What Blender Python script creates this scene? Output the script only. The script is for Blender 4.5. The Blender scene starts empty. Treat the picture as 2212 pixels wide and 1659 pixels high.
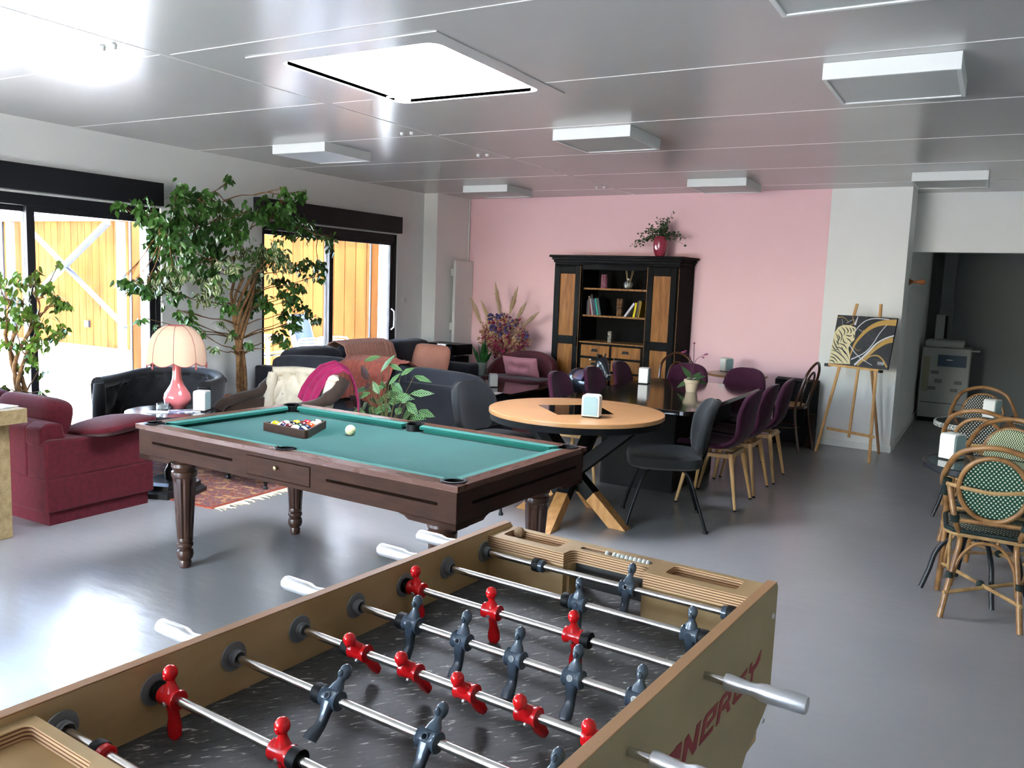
import bpy, math, random
from mathutils import Vector as V, Matrix, Euler, noise
random.seed(7)
R = math.radians
S = bpy.context.scene
C = S.collection

# ---------------------------------------------------------------- camera
FPX, CAMH = 1812.3, 1.6
_y, _p, _r = R(-29.62), R(6.817), R(2.161)
FWD = V((math.sin(_y)*math.cos(_p), math.cos(_y)*math.cos(_p), -math.sin(_p)))
_rt = V((math.cos(_y), -math.sin(_y), 0)); _up = _rt.cross(FWD)
RGT = _rt*math.cos(_r) + _up*math.sin(_r)
UPV = -_rt*math.sin(_r) + _up*math.cos(_r)
cam = bpy.data.cameras.new('camera'); co = bpy.data.objects.new('camera', cam); C.objects.link(co)
cam.sensor_width = 36; cam.lens = FPX/2212*36; cam.clip_start = .02; cam.clip_end = 300
m = Matrix((RGT, UPV, -FWD)).transposed().to_4x4(); m.translation = (0, 0, CAMH); co.matrix_world = m
S.camera = co

# ---------------------------------------------------------------- light
S.view_settings.view_transform = 'Standard'; S.view_settings.look = 'None'
S.view_settings.gamma = 1; S.view_settings.use_curve_mapping = False
S.view_settings.exposure = 3.3
S.cycles.max_bounces = 10; S.cycles.diffuse_bounces = 7; S.cycles.glossy_bounces = 4
S.cycles.transmission_bounces = 6; S.cycles.transparent_max_bounces = 10
S.cycles.caustics_reflective = False; S.cycles.caustics_refractive = False
S.cycles.sample_clamp_indirect = 12; S.cycles.use_denoising = True
S.cycles.blur_glossy = 1.0
W = bpy.data.worlds.new('world'); S.world = W; W.use_nodes = True
nt = W.node_tree; bg = nt.nodes['Background']
sky = nt.nodes.new('ShaderNodeTexSky'); sky.sky_type = 'NISHITA'; sky.sun_disc = False
sky.sun_elevation = R(62); sky.sun_rotation = R(160); sky.air_density = 1.0; sky.dust_density = 2.0; sky.ozone_density = 1.0
nt.links.new(sky.outputs[0], bg.inputs[0]); bg.inputs[1].default_value = SKY = 1.0
sl = bpy.data.lights.new('sun', 'SUN'); sl.energy = 10.0; sl.angle = R(.6); sl.color = (1, .985, .955)
so = bpy.data.objects.new('sun', sl); C.objects.link(so)
so.rotation_euler = V((-.25, .20, -.94)).to_track_quat('-Z', 'Y').to_euler()
def portal(loc, rot, sx, sy):
    l = bpy.data.lights.new('daylight_portal', 'AREA'); l.shape = 'RECTANGLE'; l.size = sx; l.size_y = sy
    l.cycles.is_portal = True
    o = bpy.data.objects.new('daylight_portal', l); C.objects.link(o); o.location = loc; o.rotation_euler = rot

# ---------------------------------------------------------------- pixel -> place
def ray(x, y): return RGT*((x-1106)/FPX) - UPV*((y-829.5)/FPX) + FWD
def at_z(x, y, z): d = ray(x, y); return V((0, 0, CAMH)) + d*((z-CAMH)/d.z)
def at_y(x, y, Y): d = ray(x, y); return V((0, 0, CAMH)) + d*(Y/d.y)
def at_x(x, y, X): d = ray(x, y); return V((0, 0, CAMH)) + d*(X/d.x)

# ---------------------------------------------------------------- materials
def _mat(name):
    m = bpy.data.materials.new(name); m.use_nodes = True
    return m, m.node_tree, m.node_tree.nodes['Principled BSDF']
def _c(c): return (c[0], c[1], c[2], 1)
def hexc(h):
    f = lambda v: ((v/255+.055)/1.055)**2.4 if v > 10 else v/255/12.92
    return tuple(f(int(h[i:i+2], 16)) for i in (0, 2, 4))
def mat(name, c, rough=.5, metal=0, spec=.22, c2=None, ns=8, st=(1, 1, 1), bump=0, bs=60, amt=(.35, .65), rv=0, coat=0, sheen=0, det=4, alpha=None, trans=0, ior=None, coords='Object'):
    if isinstance(c, str): c = hexc(c)
    if isinstance(c2, str): c2 = hexc(c2)
    m, t, b = _mat(name); N, L = t.nodes, t.links
    b.inputs['Base Color'].default_value = _c(c); b.inputs['Roughness'].default_value = rough
    b.inputs['Metallic'].default_value = metal; b.inputs['Specular IOR Level'].default_value = spec
    if coat: b.inputs['Coat Weight'].default_value = coat; b.inputs['Coat Roughness'].default_value = .12
    if sheen: b.inputs['Sheen Weight'].default_value = sheen*.35; b.inputs['Sheen Roughness'].default_value = .4
    if trans: b.inputs['Transmission Weight'].default_value = trans
    if ior: b.inputs['IOR'].default_value = ior
    tc = N.new('ShaderNodeTexCoord'); mp = N.new('ShaderNodeMapping'); mp.inputs['Scale'].default_value = st
    L.new(tc.outputs[coords], mp.inputs[0])
    if c2 is not None or rv:
        n = N.new('ShaderNodeTexNoise'); n.inputs['Scale'].default_value = ns; n.inputs['Detail'].default_value = det
        L.new(mp.outputs[0], n.inputs['Vector'])
        if c2 is not None:
            r = N.new('ShaderNodeMapRange'); r.inputs[1].default_value = amt[0]; r.inputs[2].default_value = amt[1]
            L.new(n.outputs['Fac'], r.inputs[0])
            x = N.new('ShaderNodeMix'); x.data_type = 'RGBA'
            x.inputs[6].default_value = _c(c); x.inputs[7].default_value = _c(c2)
            L.new(r.outputs[0], x.inputs[0]); L.new(x.outputs[2], b.inputs['Base Color'])
        if rv:
            r2 = N.new('ShaderNodeMapRange'); r2.inputs[1].default_value = .3; r2.inputs[2].default_value = .7
            r2.inputs[3].default_value = rough-rv; r2.inputs[4].default_value = rough+rv
            L.new(n.outputs['Fac'], r2.inputs[0]); L.new(r2.outputs[0], b.inputs['Roughness'])
    if bump:
        n2 = N.new('ShaderNodeTexNoise'); n2.inputs['Scale'].default_value = bs; n2.inputs['Detail'].default_value = 3
        L.new(mp.outputs[0], n2.inputs['Vector'])
        bp = N.new('ShaderNodeBump'); bp.inputs['Strength'].default_value = bump; bp.inputs['Distance'].default_value = .01
        L.new(n2.outputs['Fac'], bp.inputs['Height']); L.new(bp.outputs[0], b.inputs['Normal'])
    return m
def nodes_mat(name, fn, rough=.5, **k):
    m = mat(name, (.5, .5, .5), rough, **k); t = m.node_tree; b = t.nodes['Principled BSDF']
    fn(t, t.nodes, t.links, b); return m
def mathn(N, L, op, a, b=None, c=None):
    n = N.new('ShaderNodeMath'); n.operation = op
    for i, v in enumerate((a, b, c)):
        if v is None: continue
        if isinstance(v, (int, float)): n.inputs[i].default_value = v
        else: L.new(v, n.inputs[i])
    return n.outputs[0]
def ramp(N, L, fac, stops, interp='LINEAR'):
    r = N.new('ShaderNodeValToRGB'); r.color_ramp.interpolation = interp
    e = r.color_ramp.elements
    while len(e) < len(stops): e.new(.5)
    for i, (p, c) in enumerate(stops): e[i].position = p; e[i].color = _c(hexc(c) if isinstance(c, str) else c)
    L.new(fac, r.inputs[0]); return r.outputs[0]
def coords(N, L, kind='Object', sc=(1, 1, 1)):
    tc = N.new('ShaderNodeTexCoord'); mp = N.new('ShaderNodeMapping'); mp.inputs['Scale'].default_value = sc
    L.new(tc.outputs[kind], mp.inputs[0]); return mp.outputs[0]
def xyz(N, L, v):
    s = N.new('ShaderNodeSeparateXYZ'); L.new(v, s.inputs[0]); return s.outputs

# ---------------------------------------------------------------- mesh building
class M:
    def __init__(s): s.v = []; s.f = []; s.m = []; s.uv = []; s.cur = 0; s.T = None; s.hasuv = False
    def add(s, vs, fs, uvs=None):
        o = len(s.v); T = s.T
        s.v += [tuple(T @ V(v)) if T else tuple(v) for v in vs]
        for i, f in enumerate(fs):
            s.f.append(tuple(j+o for j in f)); s.m.append(s.cur)
            s.uv.append([uvs[j] for j in f] if uvs else [(0, 0)]*len(f))
        if uvs: s.hasuv = True
        return s
    def box(s, a, b, M4=None):
        x0, y0, z0 = a; x1, y1, z1 = b
        vs = [V((x, y, z)) for z in (z0, z1) for x, y in ((x0, y0), (x1, y0), (x1, y1), (x0, y1))]
        if M4: vs = [M4 @ v for v in vs]
        return s.add(vs, [(3, 2, 1, 0), (4, 5, 6, 7), (0, 1, 5, 4), (1, 2, 6, 5), (2, 3, 7, 6), (3, 0, 4, 7)])
    def cbox(s, c, size, rot=(0, 0, 0)):
        h = V(size)/2; return s.box(-h, h, Matrix.Translation(c) @ Euler(rot).to_matrix().to_4x4())
    def bar(s, p0, p1, w, h, up=(0, 0, 1)):     # rectangular bar between two points
        p0, p1 = V(p0), V(p1); d = (p1-p0).normalized(); u = d.cross(V(up)).normalized(); w2 = u.cross(d).normalized()
        q = [(-w/2, -h/2), (w/2, -h/2), (w/2, h/2), (-w/2, h/2)]
        vs = [p+u*a+w2*b for p in (p0, p1) for a, b in q]
        return s.add(vs, [(3, 2, 1, 0), (4, 5, 6, 7), (0, 1, 5, 4), (1, 2, 6, 5), (2, 3, 7, 6), (3, 0, 4, 7)])
    def tube(s, pts, r, n=8, closed=False, cap=True, flat=1.0):
        P = [V(p) for p in pts]; k = len(P); rs = r if isinstance(r, (list, tuple)) else [r]*k
        tang = []
        for i in range(k):
            a = P[(i-1) % k] if (closed or i > 0) else P[0]; b = P[(i+1) % k] if (closed or i < k-1) else P[-1]
            d = b-a; tang.append(d.normalized() if d.length > 1e-9 else V((0, 0, 1)))
        up = V((0, 0, 1)) if abs(tang[0].z) < .9 else V((1, 0, 0)); u = tang[0].cross(up).normalized(); vs = []
        for i in range(k):
            u = (u - tang[i]*u.dot(tang[i])); u = u.normalized() if u.length > 1e-6 else tang[i].orthogonal().normalized()
            w = tang[i].cross(u)
            for j in range(n):
                a = 2*math.pi*j/n; vs.append(P[i]+u*(math.cos(a)*rs[i])+w*(math.sin(a)*rs[i]*flat))
        fs = []
        for i in range(k if closed else k-1):
            for j in range(n):
                a = i*n+j; b = i*n+(j+1) % n; c = ((i+1) % k)*n+(j+1) % n; d = ((i+1) % k)*n+j
                fs.append((a, b, c, d))
        if cap and not closed: fs += [tuple(range(n-1, -1, -1)), tuple((k-1)*n+j for j in range(n))]
        return s.add(vs, fs)
    def cyl(s, p0, p1, r0, r1=None, n=16): return s.tube([p0, p1], [r0, r0 if r1 is None else r1], n)
    def lathe(s, prof, n=24, c=(0, 0, 0), axis='z'):
        vs = []; k = len(prof); c = V(c)
        for r, z in prof:
            for j in range(n):
                a = 2*math.pi*j/n; x, y = r*math.cos(a), r*math.sin(a)
                vs.append(c+(V((x, y, z)) if axis == 'z' else V((z, x, y)) if axis == 'x' else V((y, z, x))))
        fs = [(i*n+j, i*n+(j+1) % n, (i+1)*n+(j+1) % n, (i+1)*n+j) for i in range(k-1) for j in range(n)]
        if prof[0][0] > 1e-5: fs.append(tuple(range(n-1, -1, -1)))
        if prof[-1][0] > 1e-5: fs.append(tuple((k-1)*n+j for j in range(n)))
        return s.add(vs, fs)
    def sph(s, c, r, sc=(1, 1, 1), n=16, m=10, rot=(0, 0, 0), e=1.0):
        q = Euler(rot).to_matrix(); sg = lambda v, p: math.copysign(abs(v)**p, v); vs = []
        for i in range(m+1):
            t = math.pi*(i/m-.5)
            for j in range(n):
                a = 2*math.pi*j/n
                p = V((sg(math.cos(t), e)*sg(math.cos(a), e)*sc[0]*r, sg(math.cos(t), e)*sg(math.sin(a), e)*sc[1]*r, sg(math.sin(t), e)*sc[2]*r))
                vs.append(V(c)+q @ p)
        fs = [(i*n+j, i*n+(j+1) % n, (i+1)*n+(j+1) % n, (i+1)*n+j) for i in range(m) for j in range(n)]
        return s.add(vs, fs)
    def cushion(s, c, size, rot=(0, 0, 0), e=.35, n=28, m=14, puff=0):   # soft rounded box
        q = Euler(rot).to_matrix(); sg = lambda v, p: math.copysign(abs(v)**p, v); vs = []; h = V(size)/2
        for i in range(m+1):
            t = math.pi*(i/m-.5)
            for j in range(n):
                a = 2*math.pi*j/n
                p = V((sg(math.cos(t), e)*sg(math.cos(a), e)*h.x, sg(math.cos(t), e)*sg(math.sin(a), e)*h.y, sg(math.sin(t), e)*h.z))
                if puff:
                    k = max(0, 1-(p.x/h.x)**2)*max(0, 1-(p.y/h.y)**2); p.z *= (1-puff)+puff*1.6*math.sqrt(k)
                vs.append(V(c)+q @ p)
        fs = [(i*n+j, i*n+(j+1) % n, (i+1)*n+(j+1) % n, (i+1)*n+j) for i in range(m) for j in range(n)]
        return s.add(vs, fs)
    def loft(s, secs, n=16, p=1.0, u=(1, 0, 0), w=(0, 1, 0), cap=True):  # secs: (center, half_u, half_w[, u, w])
        sg = lambda v, e: math.copysign(abs(v)**e, v); vs = []; k = len(secs)
        for sc in secs:
            c, a, b = V(sc[0]), sc[1], sc[2]; uu, ww = (V(sc[3]), V(sc[4])) if len(sc) > 3 else (V(u), V(w))
            for j in range(n):
                t = 2*math.pi*j/n; vs.append(c+uu*(a*sg(math.cos(t), p))+ww*(b*sg(math.sin(t), p)))
        fs = [(i*n+j, i*n+(j+1) % n, (i+1)*n+(j+1) % n, (i+1)*n+j) for i in range(k-1) for j in range(n)]
        if cap: fs += [tuple(range(n-1, -1, -1)), tuple((k-1)*n+j for j in range(n))]
        return s.add(vs, fs)
    def prism(s, poly, z0, z1, plane='xy'):
        f = {'xy': lambda a, b, z: (a, b, z), 'xz': lambda a, b, z: (a, z, b), 'yz': lambda a, b, z: (z, a, b)}[plane]
        n = len(poly); vs = [f(a, b, z) for z in (z0, z1) for a, b in poly]
        return s.add(vs, [tuple(range(n-1, -1, -1)), tuple(range(n, 2*n))]+[(j, (j+1) % n, n+(j+1) % n, n+j) for j in range(n)])
    def ring(s, outer, inner, z0, z1, plane='xy'):    # two polygons with equal counts: a slab with a hole
        f = {'xy': lambda a, b, z: (a, b, z), 'xz': lambda a, b, z: (a, z, b), 'yz': lambda a, b, z: (z, a, b)}[plane]
        n = len(outer); vs = [f(a, b, z) for z in (z0, z1) for P in (outer, inner) for a, b in P]; fs = []
        for j in range(n):
            k = (j+1) % n
            fs += [(j, j+n, k+n, k), (2*n+j, 2*n+k, 3*n+k, 3*n+j), (j, k, 2*n+k, 2*n+j), (n+j, 3*n+j, 3*n+k, n+k)]
        return s.add(vs, fs)
    def grid(s, fn, nu, nv, uv=False):
        vs = [fn(i/nu, j/nv) for i in range(nu+1) for j in range(nv+1)]
        uvs = [(i/nu, j/nv) for i in range(nu+1) for j in range(nv+1)] if uv else None
        return s.add(vs, [(i*(nv+1)+j, (i+1)*(nv+1)+j, (i+1)*(nv+1)+j+1, i*(nv+1)+j+1) for i in range(nu) for j in range(nv)], uvs)
    def build(s, name, mats, parent=None, smooth=True, bevel=0, seg=2, solid=0, sub=0, ang=40, loc=None, rz=0, rot=None):
        me = bpy.data.meshes.new(name); me.from_pydata(s.v, [], s.f); 
        if not isinstance(mats, (list, tuple)): mats = [mats]
        for x in mats: me.materials.append(x)
        me.polygons.foreach_set('material_index', s.m)
        if s.hasuv:
            u = me.uv_layers.new(name='UVMap'); k = 0; flat = [c for f in s.uv for uvp in f for c in uvp]
            u.data.foreach_set('uv', flat)
        import bmesh
        bm = bmesh.new(); bm.from_mesh(me); bmesh.ops.recalc_face_normals(bm, faces=bm.faces) if not s.hasuv else None
        bm.to_mesh(me); bm.free()
        if smooth:
            me.polygons.foreach_set('use_smooth', [True]*len(me.polygons)); me.set_sharp_from_angle(angle=R(ang))
        me.update()
        o = bpy.data.objects.new(name, me); C.objects.link(o); o.parent = parent
        if loc is not None: o.location = loc
        if rz: o.rotation_euler = (0, 0, rz)
        if rot: o.rotation_euler = rot
        if solid:
            k = o.modifiers.new('thickness', 'SOLIDIFY'); k.thickness = solid; k.offset = 0
        if bevel:
            k = o.modifiers.new('edge', 'BEVEL'); k.width = bevel; k.segments = seg; k.limit_method = 'ANGLE'; k.angle_limit = R(35)
        if sub:
            k = o.modifiers.new('soft', 'SUBSURF'); k.levels = sub; k.render_levels = sub
        return o
def thing(name, label, cat, loc=(0, 0, 0), rz=0, group=None):
    o = bpy.data.objects.new(name, None); C.objects.link(o); o.empty_display_size = .1
    o.location = loc; o.rotation_euler = (0, 0, rz); o['label'] = label; o['category'] = cat
    if group: o['group'] = group
    return o
def tag(o, label, cat, group=None, kind=None):
    o['label'] = label; o['category'] = cat
    if group: o['group'] = group
    if kind: o['kind'] = kind
    return o
def structure(o): o['kind'] = 'structure'; return o
def dup(root, loc, rz, label, group=None):
    r = root.copy(); C.objects.link(r); r.location = loc; r.rotation_euler = (0, 0, rz); r['label'] = label
    if group: r['group'] = group
    def rec(a, b):
        for ch in list(a.children):
            if ch == b or ch.parent != a: continue
            c = ch.copy(); C.objects.link(c); c.parent = b; rec(ch, c)
    rec(root, r); return r
def rrect(x0, y0, x1, y1, r, n=5):
    P = []
    for cx, cy, a0 in ((x1-r, y1-r, 0), (x0+r, y1-r, 90), (x0+r, y0+r, 180), (x1-r, y0+r, 270)):
        for i in range(n+1): a = R(a0+90*i/n); P.append((cx+r*math.cos(a), cy+r*math.sin(a)))
    return P
def circle(cx, cy, r, n=48, ry=None): return [(cx+r*math.cos(2*math.pi*i/n), cy+(ry or r)*math.sin(2*math.pi*i/n)) for i in range(n)]
def arc(c, r, a0, a1, n, plane='xz', y=0, rz=None):
    P = []
    for i in range(n+1):
        a = R(a0+(a1-a0)*i/n); u, w = c[0]+r*math.cos(a), c[1]+(rz or r)*math.sin(a)
        P.append((u, y, w) if plane == 'xz' else (u, w, y) if plane == 'xy' else (y, u, w))
    return P
def bez(pts, n=16):   # smooth curve through points (Catmull-Rom)
    P = [V(p) for p in pts]; out = []
    for i in range(len(P)-1):
        a, b, c, d = P[max(i-1, 0)], P[i], P[i+1], P[min(i+2, len(P)-1)]
        for k in range(n):
            t = k/n; out.append(.5*((2*b)+(c-a)*t+(2*a-5*b+4*c-d)*t*t+(-a+3*b-3*c+d)*t**3))
    out.append(P[-1]); return out

# shared materials
white = mat('white_paint', 'd9dcda', .55)
black = mat('black_plastic', '101113', .4)
steel = mat('polished_steel', (.62, .6, .57), .2, metal=1, rv=.06, ns=30)
alu = mat('brushed_aluminium', (.75, .76, .78), .34, metal=1)
darkmetal = mat('dark_metal', '16181a', .42, metal=.6)
# ================================================================ ROOM
XL, H = -6.55, 2.717
def floor_nodes(t, N, L, b):
    co = coords(N, L)
    n1 = N.new('ShaderNodeTexNoise'); n1.inputs['Scale'].default_value = .55; n1.inputs['Detail'].default_value = 4; n1.inputs['Roughness'].default_value = .5; n1.inputs['Distortion'].default_value = .25; L.new(co, n1.inputs['Vector'])
    col = ramp(N, L, n1.outputs['Fac'], [(.3, (.205, .205, .207)), (.5, (.23, .229, .227)), (.7, (.265, .262, .257))])
    n2 = N.new('ShaderNodeTexNoise'); n2.inputs['Scale'].default_value = 4; n2.inputs['Detail'].default_value = 3; n2.inputs['Roughness'].default_value = .5; L.new(co, n2.inputs['Vector'])
    r2 = ramp(N, L, n2.outputs['Fac'], [(.3, (.95, .95, .95)), (.7, (1.0, 1.0, 1.0))])
    mx = N.new('ShaderNodeMix'); mx.data_type = 'RGBA'; mx.blend_type = 'MULTIPLY'; mx.inputs[0].default_value = 1
    L.new(col, b.inputs['Base Color'])
    rr = mathn(N, L, 'MULTIPLY_ADD', n2.outputs['Fac'], .05, .215); L.new(rr, b.inputs['Roughness'])
    n3 = N.new('ShaderNodeTexNoise'); n3.inputs['Scale'].default_value = 11; n3.inputs['Detail'].default_value = 3; n3.inputs['Roughness'].default_value = .5; L.new(coords(N, L, 'Object', (.6, 1.6, 1)), n3.inputs['Vector'])
    bp = N.new('ShaderNodeBump'); bp.inputs['Strength'].default_value = .09; bp.inputs['Distance'].default_value = .02; L.new(n3.outputs['Fac'], bp.inputs['Height']); L.new(bp.outputs[0], b.inputs['Normal'])
concrete = nodes_mat('polished_concrete', floor_nodes, .3, spec=.5)
wallw = mat('wall_white', 'e6e8e6', .6, c2='e8eae8', ns=2)
wallp = mat('wall_pink', 'f2cbd0', .6, c2='f0c8cd', ns=1.5)
ceilm = mat('ceiling_white', 'c4c4c2', .22, spec=.3, c2='c0c0be', ns=1.2)
anth = mat('anthracite_frame', '1b1c20', .45)
glass = mat('window_glass', (1, 1, 1), 0, trans=1, ior=1.01, spec=.25)
terr = mat('terrace_concrete', 'eceae6', .8, c2='e2e0dc', ns=3)
Y0, Y1, X1 = -4.0, 13.6, 3.6
structure(M().box((XL-.3, Y0, -.2), (X1, Y1, 0)).build('floor', concrete, smooth=False))
PB, QB = V((-6.33, 9.80, 0)), V((-.82, 9.43, 0))
bdir = (QB-PB).normalized(); bn = V((bdir.y, -bdir.x, 0)); BRZ = math.atan2(bdir.y, bdir.x)
def back(s, off, z): return PB+bdir*s+bn*off+V((0, 0, z))     # along the pink wall, off = distance into the room
# ceiling with the skylight hole
SX0, SX1, SY0, SY1 = -3.40, -2.39, 3.35, 4.42
c = M(); hi = H+.12
c.box((XL-.3, Y0, H), (SX0, 10.1, hi)).box((SX1, Y0, H), (X1, 10.1, hi)).box((SX0, Y0, H), (SX1, SY0, hi)).box((SX0, SY1, H), (SX1, 10.1, hi))
structure(c.build('ceiling', ceilm, smooth=False))
t = M()
for y in (.55, 1.8, 3.03, 4.27, 5.47, 6.66, 7.86, 9.05): t.box((-3.84, y-.004, H-.0018), (X1, y+.004, H+.01)); t.box((XL, y-.004-.02, H-.0018), (-3.9, y+.004-.02, H+.01))
t.box((-3.883, Y0, H-.0022), (-3.877, 9.7, H+.01))
structure(t.build('trim_1', mat('seam_white', 'ececea', .5), smooth=False))
s = M(); fr = .10
s.box((SX0-fr, SY0-fr-.03, H-.006), (SX0, SY1+fr, H+.02)).box((SX1, SY0-fr-.03, H-.006), (SX1+fr, SY1+fr, H+.02))
s.box((SX0, SY0-fr-.03, H-.006), (SX1, SY0, H+.02)).box((SX0, SY1, H-.006), (SX1, SY1+fr, H+.02))
for q in range(4):    # rounded inner corners of the opening
    cx, cy = ((SX0, SY0), (SX1, SY0), (SX1, SY1), (SX0, SY1))[q]; dx, dy = ((1, 1), (-1, 1), (-1, -1), (1, -1))[q]; r = .07
    s.prism([(cx, cy)]+[(cx+dx*(r-r*math.sin(R(a))), cy+dy*(r-r*math.cos(R(a)))) for a in range(0, 91, 15)], H-.006, H+.02)
structure(s.build('trim_2', ceilm, smooth=False))
k = M().box((SX0-.1, SY0-.1, hi), (SX0, SY1+.1, hi+.2)).box((SX1, SY0-.1, hi), (SX1+.1, SY1+.1, hi+.2)).box((SX0, SY0-.1, hi), (SX1, SY0, hi+.2)).box((SX0, SY1, hi), (SX1, SY1+.1, hi+.2))
structure(k.build('trim_3', white, smooth=False))
dome, dt, db = _mat('opal_acrylic'); tr = dt.nodes.new('ShaderNodeBsdfTranslucent'); tr.inputs[0].default_value = (.95, .97, 1, 1)
dt.links.new(tr.outputs[0], dt.nodes['Material Output'].inputs[0])
structure(M().grid(lambda u, v: (SX0-.02+(SX1-SX0+.04)*u, SY0-.02+(SY1-SY0+.04)*v, H+.05), 4, 4).build('window_3', dome))
# left wall with openings
d1 = (2.74, 5.05); d2 = (6.25, 8.50); d0 = (-1.6, .9); DT = 2.15; DD = .30
w = M(); ys = [Y0, d0[0], d0[1], d1[0], d1[1], d2[0], d2[1], 9.04]
for i in (0, 2, 4, 6): w.box((XL-DD, ys[i], 0), (XL, ys[i+1], H))
for a, b in (d0, d1, d2): w.box((XL-DD, a, DT), (XL, b, H))
w.box((XL-DD, 9.04, 0), (XL, 9.8, H))
structure(w.build('wall_left', wallw, smooth=False))
structure(M().box((XL-DD, 9.04, 0), (-6.34, 10.2, H)).build('wall_column', wallw, smooth=False))
# pink wall and white pier on one line
LB = (QB-PB).length; sp = (V((-1.60, 9.482, 0))-PB).dot(bdir)
def slab(s0, s1, z0, z1, o0, o1): return [back(s, o, z) for z in (z0, z1) for s, o in ((s0, o0), (s1, o0), (s1, o1), (s0, o1))]
CF = [(3, 2, 1, 0), (4, 5, 6, 7), (0, 1, 5, 4), (1, 2, 6, 5), (2, 3, 7, 6), (3, 0, 4, 7)]
structure(M().add(slab(-.3, sp, 0, H, 0, -.3), CF).build('wall_back', wallp, smooth=False))
structure(M().add(slab(sp, LB, 0, H, 0, -.3), CF).box((-1.2, 9.5, 0), (-.82, Y1, H)).build('wall_pier', wallw, smooth=False))
structure(M().box((-.82, 10.02, 2.10), (X1, 10.2, H)).build('wall_header', wallw, smooth=False))
structure(M().box((-1.0, Y1-.3, 0), (X1, Y1, 2.5)).box((-.66, Y1-.55, 0), (-.50, Y1-.3, 2.5)).build('wall_far', mat('wall_grey', '777b7c', .7), smooth=False))  # even grey wall colour, darker than the other walls
structure(M().box((-1.0, 10.1, 2.30), (X1, Y1, 2.42)).build('ceiling_back', wallw, smooth=False))
structure(M().box((X1, Y0, 0), (X1+.2, Y1, H)).build('wall_right', wallw, smooth=False))
r_ = M().box((XL, Y0-.2, 2.5), (X1, Y0, H))
for a, b in ((XL, -6.3), (-2.2, X1)): r_.box((a, Y0-.2, 0), (b, Y0, 2.5))
structure(r_.build('wall_rear', wallw, smooth=False))
bb = M().add(slab(sp, LB+.012, 0, .07, .012, 0), CF)
bb.box((-.82, 9.44, 0), (-.808, Y1-.3, .07)); structure(bb.build('baseboard_right', white, smooth=False))
structure(M().box((XL, d1[1]+.02, 0), (XL+.012, d2[0]-.02, .07)).build('baseboard_left', white, smooth=False))
structure(M().cyl((-6.315, 9.775, 0), (-6.322, 9.775, H), .012, n=8).build('trim_4', white))
# sliding doors with roller shutter boxes
def sliding(name, y0, y1, mull, boxy0, boxy1, handle_y):
    X = XL-.02; f = M(); ft, fw = .07, .055
    f.box((X-.10, y0, DT-.09), (X, y1, DT)).box((X-.10, y0, 0), (X, y0+.05, DT)).box((X-.10, y1-.05, 0), (X, y1, DT)).box((X-.10, y0, 0), (X, y1, .035))
    d = f.build(name, anth, smooth=False, bevel=.003); structure(d)
    for i, (a, b, xo) in enumerate(((y0+.04, mull+.035, -.06), (mull-.035, y1-.04, -.012))):
        sM = M(); x1 = X+xo; x0 = x1-.04; st = .065
        sM.box((x0, a, .03), (x1, a+st, DT-.07)).box((x0, b-st, .03), (x1, b, DT-.07)).box((x0, a+st, DT-.07-st), (x1, b-st, DT-.07)).box((x0, a+st, .03), (x1, b-st, .03+st))
        o = sM.build('sash', anth, d, smooth=False, bevel=.003)
        M().box((x0+.016, a+st-.005, .09), (x0+.022, b-st+.005, DT-.13)).build('pane', glass, o, smooth=False)
    if handle_y:
        h = M().tube([(X, handle_y, .97), (X+.045, handle_y, 1.0), (X+.05, handle_y, 1.1), (X+.045, handle_y, 1.2), (X, handle_y, 1.23)], .009, 8).build('door_handle', alu, d)
    b = M().box((XL, boxy0, 2.165), (XL+.07, boxy1, 2.366)).build('shutter_box', anth, d, smooth=False, bevel=.004)
    return d
sliding('door_1', d1[0], d1[1], 3.89, 2.6, 5.03, None)
sliding('door_2', d2[0], d2[1], 7.33, 6.13, 8.50, 8.42)
sliding('door_3', d0[0], d0[1], -.35, -1.7, 1.0, None)
for a, b in (d0, d1, d2): portal((XL-.2, (a+b)/2, DT/2), (0, R(-90), 0), DT, b-a)
for a, b in ((-6.3, -2.2),): portal(((a+b)/2, Y0-.1, 1.25), (R(90), 0, 0), b-a, 2.5)
# ---- outside
structure(M().box((-34, -14, -.25), (XL-DD, 26, -.03)).build('ground', terr, smooth=False))
structure(M().box((XL-DD, -22, -.25), (16, Y0-.2, -.03)).build('ground', mat('asphalt', 'b4b3ae', .85, c2='bdbcb6', ns=5), smooth=False))
def planks(t, N, L, b):
    co = coords(N, L); x = xyz(N, L, co)
    k = mathn(N, L, 'DIVIDE', x[0], .235); fr = mathn(N, L, 'FRACT', k); e = mathn(N, L, 'ABSOLUTE', mathn(N, L, 'SUBTRACT', fr, .5))
    line = mathn(N, L, 'GREATER_THAN', e, .465)
    n = N.new('ShaderNodeTexNoise'); n.inputs['Scale'].default_value = 6; n.inputs['Detail'].default_value = 5; L.new(coords(N, L, 'Object', (1, 1, .15)), n.inputs['Vector'])
    col = ramp(N, L, n.outputs['Fac'], [(.3, 'b5763c'), (.55, 'd09a5c'), (.75, 'e3b980')])
    mx = N.new('ShaderNodeMix'); mx.data_type = 'RGBA'; L.new(line, mx.inputs[0]); L.new(col, mx.inputs[6]); mx.inputs[7].default_value = _c(hexc('6b3d1c')); L.new(mx.outputs[2], b.inputs['Base Color'])
larch = nodes_mat('larch_cladding', planks, .7)
larchpl = mat('larch_board', '4a2c10', .8, spec=.05, c2='3c2109', ns=5, st=(1, 1, .15))
sh = M()
for i in range(50):
    x = -19.6+i*.235
    sh.box((x, 10.9, -.03), (x+.222, 10.93 if i % 2 else 10.922, 2.56))
sh.box((-19.6, 10.94, -.03), (-7.9, 11.1, 2.56))
wood = thing('timber_building', 'larch clad timber building across the sunny terrace outside the glass doors', 'building')
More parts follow.
